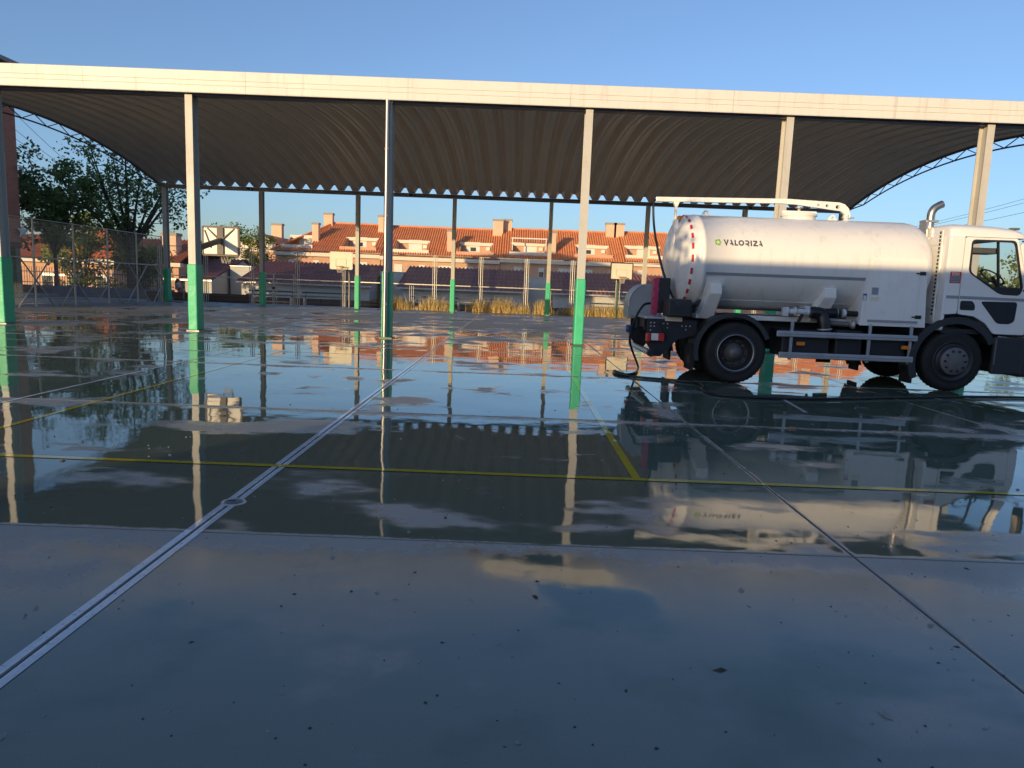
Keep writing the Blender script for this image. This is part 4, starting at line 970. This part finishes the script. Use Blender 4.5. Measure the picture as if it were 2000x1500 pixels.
def terrace(x0, x1, dz, label, dorm, chims, hip=False, pergola=None, gr='terraced houses behind the court'):
    r = empty('terraced_house', ((x0+x1)/2, EY+5, -2), label, 'house', gr)
    ez, rz = EZ+dz, RZ+dz
    wl = MB(); wl.box((x0+.05, EY+.5, -2), (x1-.05, EY+17.5, ez-.02)); wall = wl.build('wall', 'peach_brick', r)
    holes = [(a, b, .14, .49) for a, b in dorm]
    xl = (lambda t: x0-.4+t*6.6) if hip else None
    rf = tiled(x0-.4 if hip else x0+.004, x1-.004, EY, ez, RY, rz, holes=holes, xl=xl).build('roof', 'tile_orange', r)
    tiled(x0-.4 if hip else x0+.004, x1-.004, RY*2-EY, ez, RY, rz, rows=6, xl=xl).build('rear_slope', 'tile_orange', r)
    if hip:
        mb = MB(); A = Vector((x0-.4, EY, ez)); B = Vector((x0-.4, RY*2-EY, ez)); C = Vector((x0+6.2, RY, rz)); n = 50
        for i in range(n):
            t0, t1 = i/n, (i+1)/n; P, Q = A.lerp(B, t0), A.lerp(B, t1)
            # strips running up the hip
            def top(t): return A.lerp(C, t*2) if t < .5 else C.lerp(B, t*2-1)
            mb.add([P+Vector((0, 0, .05*(i % 2))), Q+Vector((0, 0, .05*((i+1) % 2))), top(t1), top(t0)], [(0, 1, 2, 3)])
        mb.build('hip_slope', 'tile_orange', r)
        MB().tube([A+Vector((0, 0, .1)), C+Vector((0, 0, .12))], .14, 6).build('hip_tile', 'tile_orange', r)
    MB().tube([((x0+6.2) if hip else x0+.01, RY, rz+.06), (x1-.01, RY, rz+.06)], .14, 6).build('ridge_tile', 'tile_orange', r)
    MB().box((x0+.004, EY-.1, ez-.62), (x1-.004, EY+.496, ez-.12)).build('cornice', 'cream_render', r)
    yat = lambda t: EY+(RY-EY)*t; zat = lambda t: ez+(rz-ez)*t
    for i, (a, b) in enumerate(dorm):
        d = MB(); yb = yat(.49)+.3; z0 = zat(.14)
        d.box((a, yat(.14)+.2, z0-.3), (b, yb, z0-.15)); d.box((a+.02, yb, z0-.15), (b-.02, yb+.15, zat(.49)+.12))
        for xx in (a, b-.12):
            y0_ = yat(.14)
            d.add([(xx, y0_, z0-.3), (xx, yb, z0-.3), (xx, yb, zat(.49)+.1), (xx, y0_, z0+.02), (xx+.12, y0_, z0-.3), (xx+.12, yb, z0-.3), (xx+.12, yb, zat(.49)+.1), (xx+.12, y0_, z0+.02)], [(0, 1, 2, 3), (4, 5, 6, 7), (2, 3, 7, 6), (0, 3, 7, 4)])
        dm = d.build('roof_terrace', 'peach_brick', r)
        MB().box((a-.35, yat(.14)-.25, z0-.35), (b+.35, yat(.14)-.02, z0+.30)).build('parapet', 'peach_brick' if i % 3 else 'cream_render', dm)
        MB().box((a-.1, yb-.35, zat(.49)-.30), (b+.1, yb-.003, zat(.49)+.16)).build('lintel', 'cream_render', dm)
        wx = a+(b-a)*(.40 if i % 2 else .55)
        wn_ = MB().box((wx-.95, yb-.06, z0-.1), (wx+.95, yb-.004, z0+1.85)).build('window', 'shutter', dm)
        if i % 2: MB().box((wx-.4, yb-.08, z0+.55), (wx+.4, yb-.062, z0+1.1)).build('pane', 'pane', wn_)
        MB().box((b-.9, yb-.28, z0+.7), (b-.35, yb-.01, z0+1.2)).build('air_unit', 'backboard', dm, bevel=.03)
        if pergola is not None and i == pergola:
            yf = yat(.14)-.1
            for xx in (a+.05, b-.05): MB().box((xx-.06, yf-.06, z0+.5), (xx+.06, yf+.06, z0+2.1)).build('pergola_post', 'backboard', dm)
            MB().box((a-.1, yf-.07, z0+2.1), (b+.1, yf+.07, z0+2.25)).build('pergola_beam', 'backboard', dm)
            for q in range(6): MB().bar((a+.3+(b-a-.6)*q/5, yf, z0+2.15), (a+.3+(b-a-.6)*q/5, yb, z0+1.85), .08).build('pergola_slat', 'backboard', dm)
    x = x0+2.5; k = 0
    while x < x1-1.6:
        z0, z1 = ez-3.0, ez-1.15
        ww = (1.1, .8, 1.9)[k % 3]
        f = MB().box((x-ww/2, EY+.44, z0), (x+ww/2, EY+.496, z1)).build('window', 'shutter', r)
        if k % 3 == 1: MB().box((x-ww/2+.1, EY+.425, z0+.1), (x+ww/2-.1, EY+.438, z1-.6)).build('pane', 'pane', f)
        MB().box((x-ww/2-.1, EY+.36, z0-.14), (x+ww/2+.1, EY+.495, z0-.002)).build('sill', 'cream_render', f)
        x += 3.3; k += 1
    for cx, t, w_, zt in chims: chimney(r, cx, yat(t), zat(t)-.6, zt+dz, w_)
    return r
def X_at(px, Y): return onY(px, 480, Y).x
dx_ = lambda a, b: (X_at(a, 103.), X_at(b, 103.))
terrace(-33.9, X_at(755, 105), -.05, 'orange tiled terraced house with hipped end above the left hoop', [dx_(562, 613), dx_(674, 735)], [(X_at(643, 109), .98, 1.3, 11.2), (X_at(619, 104), .40, .9, 9.3), (X_at(749, 107), .8, 1.5, 11.0)], hip=True)
terrace(X_at(755, 105)+.01, X_at(979, 105), -.15, 'orange tiled terraced house with two plain roof terraces', [dx_(774, 836), dx_(898, 961)], [(X_at(880, 103), .25, .8, 9.0), (X_at(972, 108), .85, 1.5, 11.2), (X_at(990, 109), .99, 1.3, 11.4)])
terrace(X_at(979, 105)+.01, X_at(1212, 105), .1, 'orange tiled terraced house with white pergola on its roof terrace', [dx_(1000, 1066), dx_(1126, 1190)], [(X_at(1079, 103), .25, .9, 9.1), (X_at(1193, 107), .9, 1.5, 11.1), (X_at(1209, 107), .9, 1.5, 11.1)], pergola=0)
terrace(X_at(1212, 105)+.01, X_at(1480, 105), .25, 'orange tiled terraced house rising behind the tanker rear', [dx_(1224, 1292), dx_(1352, 1420)], [(X_at(1330, 107), .9, 1.4, 11.3)])
terrace(X_at(1480, 105)+.01, X_at(1720, 105), .35, 'orange tiled terraced house hidden behind the tank, seen in puddles', [dx_(1510, 1570)], [(X_at(1600, 107), .9, 1.4, 11.3)])
# small wing at the hipped end
wg = empty('gabled_annex', (-35.5, 103, -2), 'small orange roofed annex left of the hipped house', 'house')
MB().box((-37.6, 101.2, -2), (-33.95, 111, 5.1)).build('wall', 'peach_brick', wg)
for sgn in (0, 1):
    mb = MB(); n = 26
    for i in range(n):
        ya_, yb_ = 100.6+11*i/n, 100.6+11*(i+1)/n
        if sgn == 0: mb.add([(-38.2, ya_, 5.0+.06*(i % 2)), (-38.2, yb_, 5.0+.06*((i+1) % 2)), (-35.4, yb_, 7.5), (-35.4, ya_, 7.5)], [(0, 1, 2, 3)])
        else: mb.add([(-35.4, ya_, 7.5), (-35.4, yb_, 7.5), (-33.95, yb_, 6.2), (-33.95, ya_, 6.2)], [(0, 1, 2, 3)])
    mb.build('roof', 'tile_orange', wg)
MB().add([(-38.0, 101.0, 5.1), (-33.97, 101.0, 5.1), (-33.97, 101.0, 6.2), (-35.4, 101.0, 7.4)], [(0, 1, 2, 3)]).build('gable', 'cream_render', wg)
chimney(wg, -35.3, 106, 6.5, 9.1, 1.5)

# low pavilions with maroon roofs
def pavilion(x0, x1, label, extra=None):
    r = empty('low_pavilion', ((x0+x1)/2, 76, -2), label, 'building', 'low school pavilions')
    MB().box((x0+.3, 71.6, -.42), (x1-.3, 88.4, 1.0)).build('wall', 'white_wall', r)
    MB().box((x0+.25, 71.5, -2), (x1-.25, 88.5, -.425)).build('plinth', 'plinth', r)
    tiled(x0, x1, 71, 1.05, 80, 3.36, pitch=.42, rows=10, amp=.085).build('roof', 'tile_maroon', r)
    tiled(x0, x1, 89, 1.05, 80, 3.36, pitch=.42, rows=5, amp=.085).build('rear_slope', 'tile_maroon', r)
    MB().box((x0, 70.9, .90), (x1, 71.02, 1.06)).build('gutter', 'galv', r)
    for xx in (x0+.3, x1-.36): MB().add([(xx, 71.7, 1.0), (xx, 88.3, 1.0), (xx, 80, 3.2), (xx+.06, 71.7, 1.0), (xx+.06, 88.3, 1.0), (xx+.06, 80, 3.2)], [(0, 1, 2), (3, 4, 5), (0, 2, 5, 3), (1, 2, 5, 4)]).build('gable', 'white_wall', r)
    k = 0; xx = x0+1.6
    while xx < x1-1: MB().box((xx-.25, 71.42, -2), (xx+.25, 71.497, -.43)).build('pier', 'plinth', r); xx += 3.2
pavilion(-47, -30.2, 'maroon roofed low pavilion behind the backboard arm')
pavilion(-27.8, -14.4, 'maroon roofed low pavilion behind the bench with dark pole hoop')
pavilion(-11.9, .85, 'maroon roofed low pavilion behind the middle of the fence')
pavilion(3.45, 17.5, 'maroon roofed low pavilion behind the black framed backboard')
for a, b, lab in ((-30.2, -27.8, 'pale link block between pavilions beside the leafy yellow tree'), (-14.4, -11.9, 'pale link block between pavilions behind the rain pipe'), (.85, 3.45, 'pale link block between pavilions below the pergola house')):
    lk = empty('link_block', ((a+b)/2, 80, -2), lab, 'building', 'pale link blocks')
    MB().box((a+.04, 75.5, -2), (b-.04, 84, 2.55)).build('wall', 'white_wall', lk)
    MB().box((a+.02, 75.4, 2.552), (b-.02, 84.1, 2.62)).build('coping', 'galv', lk)

# houses at the far left
lh = empty('hipped_house', (-41, 74, -2), 'orange hip roofed house with cream eaves behind the leafy trees', 'house')
MB().box((-52, 71, -2), (-33.5, 82, 2.55)).build('wall', 'peach_brick', lh)
tiled(-52.4, -33, 70.4, 2.6, 76.5, 5.1, rows=8).build('roof', 'tile_shaded', lh); tiled(-52.4, -33, 82.6, 2.6, 76.5, 5.1, rows=4).build('rear_slope', 'tile_shaded', lh)
MB().box((-52.4, 70.3, 2.2), (-42.3, 70.99, 2.58)).build('cornice', 'cream_render', lh); MB().box((-37.2, 70.3, 2.2), (-33, 70.99, 2.58)).build('cornice', 'cream_render', lh)
MB().box((-42.0, 66.6, -2), (-37.5, 71, 2.4)).build('wing_wall', 'peach_brick', lh)
MB().box((-42.5, 66.0, 2.15), (-37.0, 66.7, 2.62)).build('wing_cornice', 'cream_render', lh)
tiled(-42.6, -36.9, 65.9, 2.65, 69.6, 5.55, pitch=.30, rows=12, xl=lambda t: -42.6+t*2.3, xr=lambda t: -36.9-t*2.3).build('wing_roof', 'tile_orange', lh)
for s_, xe, xt in ((0, -42.6, -40.3), (1, -36.9, -39.2)):
    mb = MB(); A = Vector((xe, 65.9, 2.65)); B = Vector((xe, 73.5, 2.65)); C = Vector((xt, 69.6, 5.55)); D = Vector((xt, 74.5, 5.55)); n = 24
    for i in range(n):
        P, Q = A.lerp(B, i/n), A.lerp(B, (i+1)/n); T0, T1 = C.lerp(D, i/n), C.lerp(D, (i+1)/n)
        mb.add([P+Vector((0, 0, .06*(i % 2))), Q+Vector((0, 0, .06*((i+1) % 2))), T1, T0], [(0, 1, 2, 3)])
    mb.build('wing_side_slope', 'tile_shaded', lh)
for xx in (-41.2, -38.6): 
    f = MB().box((xx-.5, 66.52, -.6), (xx+.5, 66.596, 1.2)).build('window', 'shutter', lh); MB().box((xx-.42, 66.50, -.5), (xx+.42, 66.518, .9)).build('pane', 'pane', f)
for xx in (-50, -46.5, -35.2): 
    f = MB().box((xx-.6, 70.92, -.6), (xx+.6, 70.996, 1.3)).build('window', 'shutter', lh); MB().box((xx-.5, 70.90, -.5), (xx+.5, 70.918, .9)).build('pane', 'pane', f)
chimney(lh, -44.6, 74.5, 3.8, 5.9, 1.1); chimney(lh, -35.0, 72.8, 3.0, 5.3, 1.5, 1.2)
fh = empty('distant_block', (-62, 130, -2), 'pale distant apartment block half hidden by the trees', 'building')
MB().box((-54, 126, -2), (-38, 136, 7.4)).build('wall', 'cream_render', fh); MB().box((-54.4, 125.6, 7.4), (-37.6, 136.4, 8.0)).build('roof', 'concrete', fh)
for k in range(6):
    for z in (1.5, 4.6): MB().box((-53+2.6*k, 125.93, z), (-51.6+2.6*k, 125.997, z+1.5)).build('window', 'pane', fh)

# brick school building at the left
bb = empty('brick_building', (-30, 24, 0), 'tall red brick school building at the edge of the court', 'building')
BX = -27.5
MB().box((-42, 10.5, 2.9), (BX, 39.9, 12.1)).build('wall', 'brick_red', bb)
MB().box((-42, 10.5, -.05), (BX-1.8, 38.4, 2.898)).build('ground_floor', 'porch_shade', bb)
MB().box((-42.5, 10.0, 12.102), (BX+.6, 40.5, 12.32)).build('eave', 'concrete', bb)
mb = MB(); mb.add([(-42.5, 10, 12.32), (BX+.6, 10, 12.32), (BX+.6, 40.5, 12.32), (-42.5, 40.5, 12.32), (-35, 14, 14.4), (-35, 33.5, 14.4)], [(0, 1, 4), (1, 2, 5, 4), (2, 3, 5), (3, 0, 4, 5)]); mb.build('roof', 'tile_maroon', bb)
MB().box((BX-.35, 10.5, 2.60), (BX-.01, 39.9, 2.897)).build('porch_beam', 'plinth', bb)
for y in (39.6, 35.6, 31.6, 27.6, 23.6): MB().box((BX-.38, y-.19, -.05), (BX-.02, y+.19, 2.598)).build('porch_pillar', 'green_paint', bb)
for y in (37.7, 33.5, 29.3, 25.1):
    for z in (4.6, 8.2):
        f = MB().box((BX-.02, y-.75, z), (BX+.012, y+.75, z+1.6)).build('window', 'shutter', bb); MB().box((BX+.013, y-.65, z+.08), (BX+.02, y+.65, z+1.5)).build('pane', 'pane', f)
        MB().box((BX-.02, y-.85, z-.12), (BX+.12, y+.85, z-.002)).build('sill', 'cream_render', f)
MB().box((BX-1.9, 10.5, -.05), (BX+.6, 42, .10)).build('porch_step', 'concrete', bb)
scp = onX(37, 327, BX+.1)
sc = empty('security_camera', scp, 'white security camera with a dangling cable on the brick wall', 'camera')
MB().tube([scp+Vector((-.09, 0, .08)), scp+Vector((.05, 0, .1)), scp+Vector((.14, 0, .02))], .03, 6).build('bracket', 'backboard', sc)
MB().lathe(scp+Vector((.16, -.05, .0)), (.4, -1, -.3), [(0, 0), (.08, 0), (.09, .05), (.09, .26), (.06, .28), (0, .28)], 12).build('housing', 'backboard', sc)
MB().tube([scp+Vector((.03, .02, .05)), scp+Vector((.02, .03, -2.0)), Vector((scp.x-.05, scp.y, 2.95))], .014, 5).build('cable', 'cable', sc)
st = onX(45, 452, BX+.15); sr = empty('star_ornament', st, 'pale star ornament hanging under the brick wall', 'ornament')
mb = MB(); pts = []
for k in range(10):
    a = math.pi/2+k*math.pi/5; q = .42 if k % 2 == 0 else .19; pts.append(st+Vector((0, math.cos(a)*q*1.2, math.sin(a)*q)))
mb.add(pts+[st+Vector((.07, 0, 0)), st-Vector((.07, 0, 0))], [(k, (k+1) % 10, 10) for k in range(10)]+[((k+1) % 10, k, 11) for k in range(10)]); mb.build('star', 'backboard', sr)
MB().tube([st+Vector((0, 0, .40)), st+Vector((-.13, 0, 1.0))], .008, 4).build('string', 'cable', sr)

# building behind the photographer, it shades the tanker's lower half
sb = empty('school_wing', (0, -14, 0), 'long low brick school wing standing behind the photographer', 'building')
SBH = 2.06+(12.1+9.0)/math.cos(SUN_AZ)*math.tan(SUN_EL)
MB().box((-11.4, -19, -.05), (34, -9.0, SBH-.3)).build('wall', 'brick_red', sb); MB().box((-11.6, -19.2, SBH-.298), (34.2, -8.97, SBH)).build('coping', 'concrete', sb)
for k in range(12):
    x = -6.5+3.3*k; f = MB().box((x-.9, -9.0+.003, .9), (x+.9, -8.93, 2.5)).build('window', 'shutter', sb); MB().box((x-.8, -8.928, 1.0), (x+.8, -8.92, 2.4)).build('pane', 'pane', f)

# ================================================================== TREES
def leafcloud(mb, c, rad, n, size, rr):
    for _ in range(n):
        v = Vector((rr.gauss(0, 1), rr.gauss(0, 1), rr.gauss(0, 1))); v = v.normalized()*rad*(rr.random()**.45)
        p = c+Vector((v.x, v.y, v.z*.8)); s_ = size*rr.uniform(.6, 1.25)
        d = Vector((rr.gauss(0, 1), rr.gauss(0, 1), rr.gauss(-.3, .7))).normalized(); a = d.orthogonal().normalized(); a.rotate(Matrix.Rotation(rr.random()*6.28, 3, d))
        mb.add([p, p+d*s_*.5+a*s_*.34, p+d*s_, p+d*s_*.5-a*s_*.34], [(0, 1, 2, 3)])
def tree(name, base, h, fork, spread, label, mat, seed, nb=6, leaves=60, lsize=.2, crad=.7, lean=(0, 0), sub=4, trunk_r=.17, zsq=1.0, group='trees beyond the fences'):
    rr = random.Random(seed); r = empty(name, base, label, 'tree', group); B = Vector(base)
    tm, lm = MB(), MB(); F = B+Vector((lean[0], lean[1], fork))
    tm.tube(catmull([B-Vector((0, 0, .3)), B+Vector((lean[0]*.3+.04, lean[1]*.3, fork*.5)), F], 4), [trunk_r*(1.25-.4*i/8) for i in range(9)], 8)
    for k in range(nb):
        a = 2*math.pi*k/nb+rr.uniform(-.3, .3); up_ = rr.uniform(.45, 1.0); out = spread*rr.uniform(.45, 1.0)*(1.25-.55*up_)
        tip = F+Vector((math.cos(a)*out, math.sin(a)*out, (h-fork)*up_*zsq)); mid = F.lerp(tip, .5)+Vector((math.cos(a)*out*.12, math.sin(a)*out*.12, (h-fork)*.06))
        br = catmull([F-Vector((0, 0, .1)), mid, tip], 4); m = len(br); tm.tube(br, [max(.012, trunk_r*.55*(1-i/m)) for i in range(m)], 6)
        for q in range(sub):
            t = .30+.7*(q+rr.random())/sub; p = br[min(m-1, int(t*(m-1)))]
            e = p+Vector((rr.gauss(0, 1), rr.gauss(0, 1), rr.uniform(-.2, .9)))*spread*.24
            tm.tube([p, p.lerp(e, .5)+Vector((0, 0, .08)), e], [.028, .018, .008], 5)
            leafcloud(lm, e, crad*rr.uniform(.6, 1.1), leaves, lsize, rr)
            leafcloud(lm, p.lerp(e, .5), crad*.6, leaves//3, lsize, rr)
        leafcloud(lm, tip, crad*rr.uniform(.7, 1.1), leaves, lsize, rr)
    tm.build('trunk', 'bark', r, origin=base); lm.build('crown', mat, r, origin=base)
    return r
tree('leafy_tree', (-29.6, 46.0, -.5), 9.2, 2.9, 3.2, 'dense dark tree standing beside the brick building', 'leaf_dark', 11, nb=10, leaves=95, lsize=.26, crad=.85, sub=5, trunk_r=.13)
tree('leafy_tree', (-25.6, 47.5, -.7), 10.6, 3.6, 4.9, 'tall open crowned tree with forked trunk beyond the braced fence', 'leaf_dark', 23, nb=12, leaves=42, lsize=.25, crad=.95, sub=6, trunk_r=.24)
for i, (x, y, z, h, sp, lab, mt) in enumerate((
        (-34.0, 56, -2, 6.4, 2.4, 'green shrub like tree in front of the cream eaved house', 'leaf_light'),
        (-30.0, 57, -2, 5.9, 2.2, 'green bushy tree behind the black picket railing', 'leaf_light'),
        (-34.5, 95, -2, 8.5, 2.6, 'yellow green tree beside the hipped orange house', 'leaf_light'),
        (-37.6, 93, -2, 8.4, 2.2, 'yellow green tree right of the rear facing backboard', 'leaf_light'),
        (-44.5, 93, -2, 6.9, 3.0, 'yellow green tree behind the padded column and backboard', 'leaf_light'),
        (37.8, 56, -2, 5.2, 3.8, 'sunlit yellow green tree seen through the cab window', 'leaf_light'),
        (31.5, 58, -2, 4.4, 2.8, 'small sunlit tree behind the tanker cab', 'leaf_light'))):
    tree('garden_tree', (x, y, z), h-z, 1.2, sp, lab, mt, 40+i, nb=8, leaves=70, lsize=.30, crad=1.0, sub=4, trunk_r=.12)
# tree behind the photographer whose shadow dapples the tank end
tree('garden_tree', (-7.5, -4.4, 0), 5.4, 2.2, 1.25, 'young tree at the corner of the low school wing', 'leaf_dark', 77, nb=6, leaves=28, lsize=.2, crad=.45, sub=3, trunk_r=.08)

# ================================================================== CABLES
pole = empty('utility_pole', (-28.2, 52, -1.7), 'dark utility pole hidden among the branches carrying thin cables', 'pole')
MB().tube([(-28.2, 52, -2), (-28.2, 52, 6.4)], [.13, .09], 10).build('shaft', 'bark', pole); MB().bar((-28.6, 52, 6.2), (-27.8, 52, 6.2), .07).build('cross_arm', 'bark', pole)
def cable(a, b, sag_, label, r=.012):
    a, b = Vector(a), Vector(b); pts = [a.lerp(b, i/14)-Vector((0, 0, sag_*4*(i/14)*(1-i/14))) for i in range(15)]
    tag(MB().tube(pts, r, 5).build('overhead_cable', 'cable'), label, 'cable', 'overhead cables')
for k, (z, zz) in enumerate(((9.9, 6.25), (9.0, 6.22), (8.5, 6.18))): cable((BX, 39.7, z), (-28.2+.3*(k-1), 52, zz), .25, ('uppermost', 'middle', 'lowest')[k]+' thin cable running from the brick building to the trees', .012)
pole2 = empty('utility_pole', (38.5, 46, -.5), 'wooden utility pole standing past the right end of the canopy', 'pole')
MB().tube([(38.5, 46, -1), (38.5, 46, 10.6)], [.16, .11], 10).build('shaft', 'bark', pole2)
for k, z in enumerate((9.2, 10.1, 10.5)): cable((38.5, 46, z), (36.5+1.5*k, 104, 8.4+.3*k), 1.0, ('lowest', 'middle', 'uppermost')[k]+' thin cable sloping behind the right end of the canopy', .014)

# ================================================================== PERSON on a low wall
lw = tag(MB().box((-21.6, 41.75, -.05), (-15.6, 42.15, .46)).build('low_wall', 'plinth', bevel=.015), 'low dark brown wall by the mesh fence with someone sitting on it', 'wall')
PX_, PY_ = -19.86, 41.85
person = empty('person', (PX_, PY_, .46), 'person in pale top and red skirt sitting on the low wall, looking at a phone', 'person')
def skinfig(name, joints, edges, mat, parent, sub=2):
    me = bpy.data.meshes.new(name); me.from_pydata([Vector(j[:3]) for j in joints], edges, [])
    ob = bpy.data.objects.new(name, me); COL.objects.link(ob)
    sm = ob.modifiers.new('skin', 'SKIN'); sm.use_smooth_shade = True; ob.modifiers.new('sub', 'SUBSURF').levels = sub
    for i, j in enumerate(joints):
        v = me.skin_vertices[0].data[i]; v.radius = (j[3], j[4] if len(j) > 4 else j[3]); v.use_root = (i == 0)
    dg = bpy.context.evaluated_depsgraph_get(); dg.update(); m2 = bpy.data.meshes.new_from_object(ob.evaluated_get(dg))
    bpy.data.objects.remove(ob)
    for p in m2.polygons: p.use_smooth = True
    return link(name, m2, mat, parent, (PX_, PY_, 0))
J = [(0, 0, .56, .13, .15), (.02, 0, .74, .11, .14), (.05, 0, .90, .12, .16), (.06, 0, 1.02, .05), (.08, 0, 1.08, .05), (.10, 0, 1.17, .085, .08), (.10, 0, 1.25, .07, .07),
     (.05, .17, .96, .05), (.06, .21, .74, .04), (.26, .12, .72, .032), (.33, .09, .74, .03, .02), (.05, -.17, .96, .05), (.06, -.21, .74, .04), (.26, -.10, .72, .032), (.33, -.07, .74, .03, .02),
     (.14, .09, .54, .09), (.42, .09, .53, .065), (.44, .09, .28, .05), (.42, .09, .08, .038), (.54, .09, .03, .035, .03), (.14, -.09, .54, .09), (.42, -.09, .53, .065), (.44, -.09, .28, .05), (.42, -.09, .08, .038), (.54, -.09, .03, .035, .03)]
Ed = [(0, 1), (1, 2), (2, 3), (3, 4), (4, 5), (5, 6), (2, 7), (7, 8), (8, 9), (9, 10), (2, 11), (11, 12), (12, 13), (13, 14), (0, 15), (15, 16), (16, 17), (17, 18), (18, 19), (0, 20), (20, 21), (21, 22), (22, 23), (23, 24)]
for hb, s_ in ((10, 1), (14, -1)):
    hx_, hy_, hz2 = J[hb][:3]
    for q, (dy, ln) in enumerate(((-.022, .05), (-.008, .058), (.008, .055), (.02, .042))):
        k = len(J); J += [(hx_+.035, hy_+dy, hz2+.01, .008), (hx_+.035+ln*.6, hy_+dy, hz2+.02, .008), (hx_+.04+ln*.6, hy_+dy-s_*.02, hz2+.035, .007)]; Ed += [(hb, k), (k, k+1), (k+1, k+2)]
    k = len(J); J += [(hx_+.01, hy_-s_*.025, hz2+.03, .009), (hx_+.04, hy_-s_*.03, hz2+.045, .008)]; Ed += [(hb, k), (k, k+1)]
body = skinfig('body', J, Ed, 'skin', person)
skinfig('shirt', [(0, 0, .56, .135, .16), (.02, 0, .74, .122, .152), (.05, 0, .90, .132, .172), (.055, 0, .985, .075), (.05, .175, .955, .065), (.06, .212, .80, .055), (.05, -.175, .955, .065), (.06, -.212, .80, .055)], [(0, 1), (1, 2), (2, 3), (2, 4), (4, 5), (2, 6), (6, 7)], 'shirt', person)
skinfig('skirt', [(-.01, 0, .585, .145, .17), (.14, .05, .555, .115, .12), (.36, .06, .53, .10, .11), (.14, -.05, .555, .115, .12), (.36, -.06, .53, .10, .11), (.42, .06, .38, .085), (.42, -.06, .38, .085)], [(0, 1), (1, 2), (0, 3), (3, 4), (2, 5), (4, 6)], 'skirt', person)
skinfig('hair', [(.07, 0, 1.24, .092, .09), (.03, 0, 1.17, .085, .095), (-.03, 0, 1.02, .075, .10), (-.06, 0, .86, .05, .085), (-.07, 0, .76, .02, .05)], [(0, 1), (1, 2), (2, 3), (3, 4)], 'hair', person)
for s_ in (-1, 1): MB().lathe((PX_+.178, PY_+s_*.03, 1.185), (1, s_*.2, 0), [(.012, -.006), (.009, .004), (0, .006)], 8).build('eye', 'ink', body)
MB().add([(PX_+.175, PY_-.012, 1.15), (PX_+.175, PY_+.012, 1.15), (PX_+.205, PY_, 1.147), (PX_+.178, PY_, 1.19)], [(0, 1, 2), (1, 3, 2), (3, 0, 2)]).build('nose', 'skin', body)
MB().box((PX_+.172, PY_-.02, 1.118), (PX_+.183, PY_+.02, 1.126)).build('mouth', 'red', body)
for s_ in (-1, 1): MB().lathe((PX_+.10, PY_+s_*.078, 1.16), (0, s_, 0), [(.026, 0), (.02, .012), (0, .008)], 8).build('ear', 'skin', body)
ph = tag(MB().box((PX_+.385, PY_-.05, .765), (PX_+.395, PY_+.07, .84)).build('phone', 'black_plastic', bevel=.003), 'dark phone held in both hands by the seated person', 'phone')
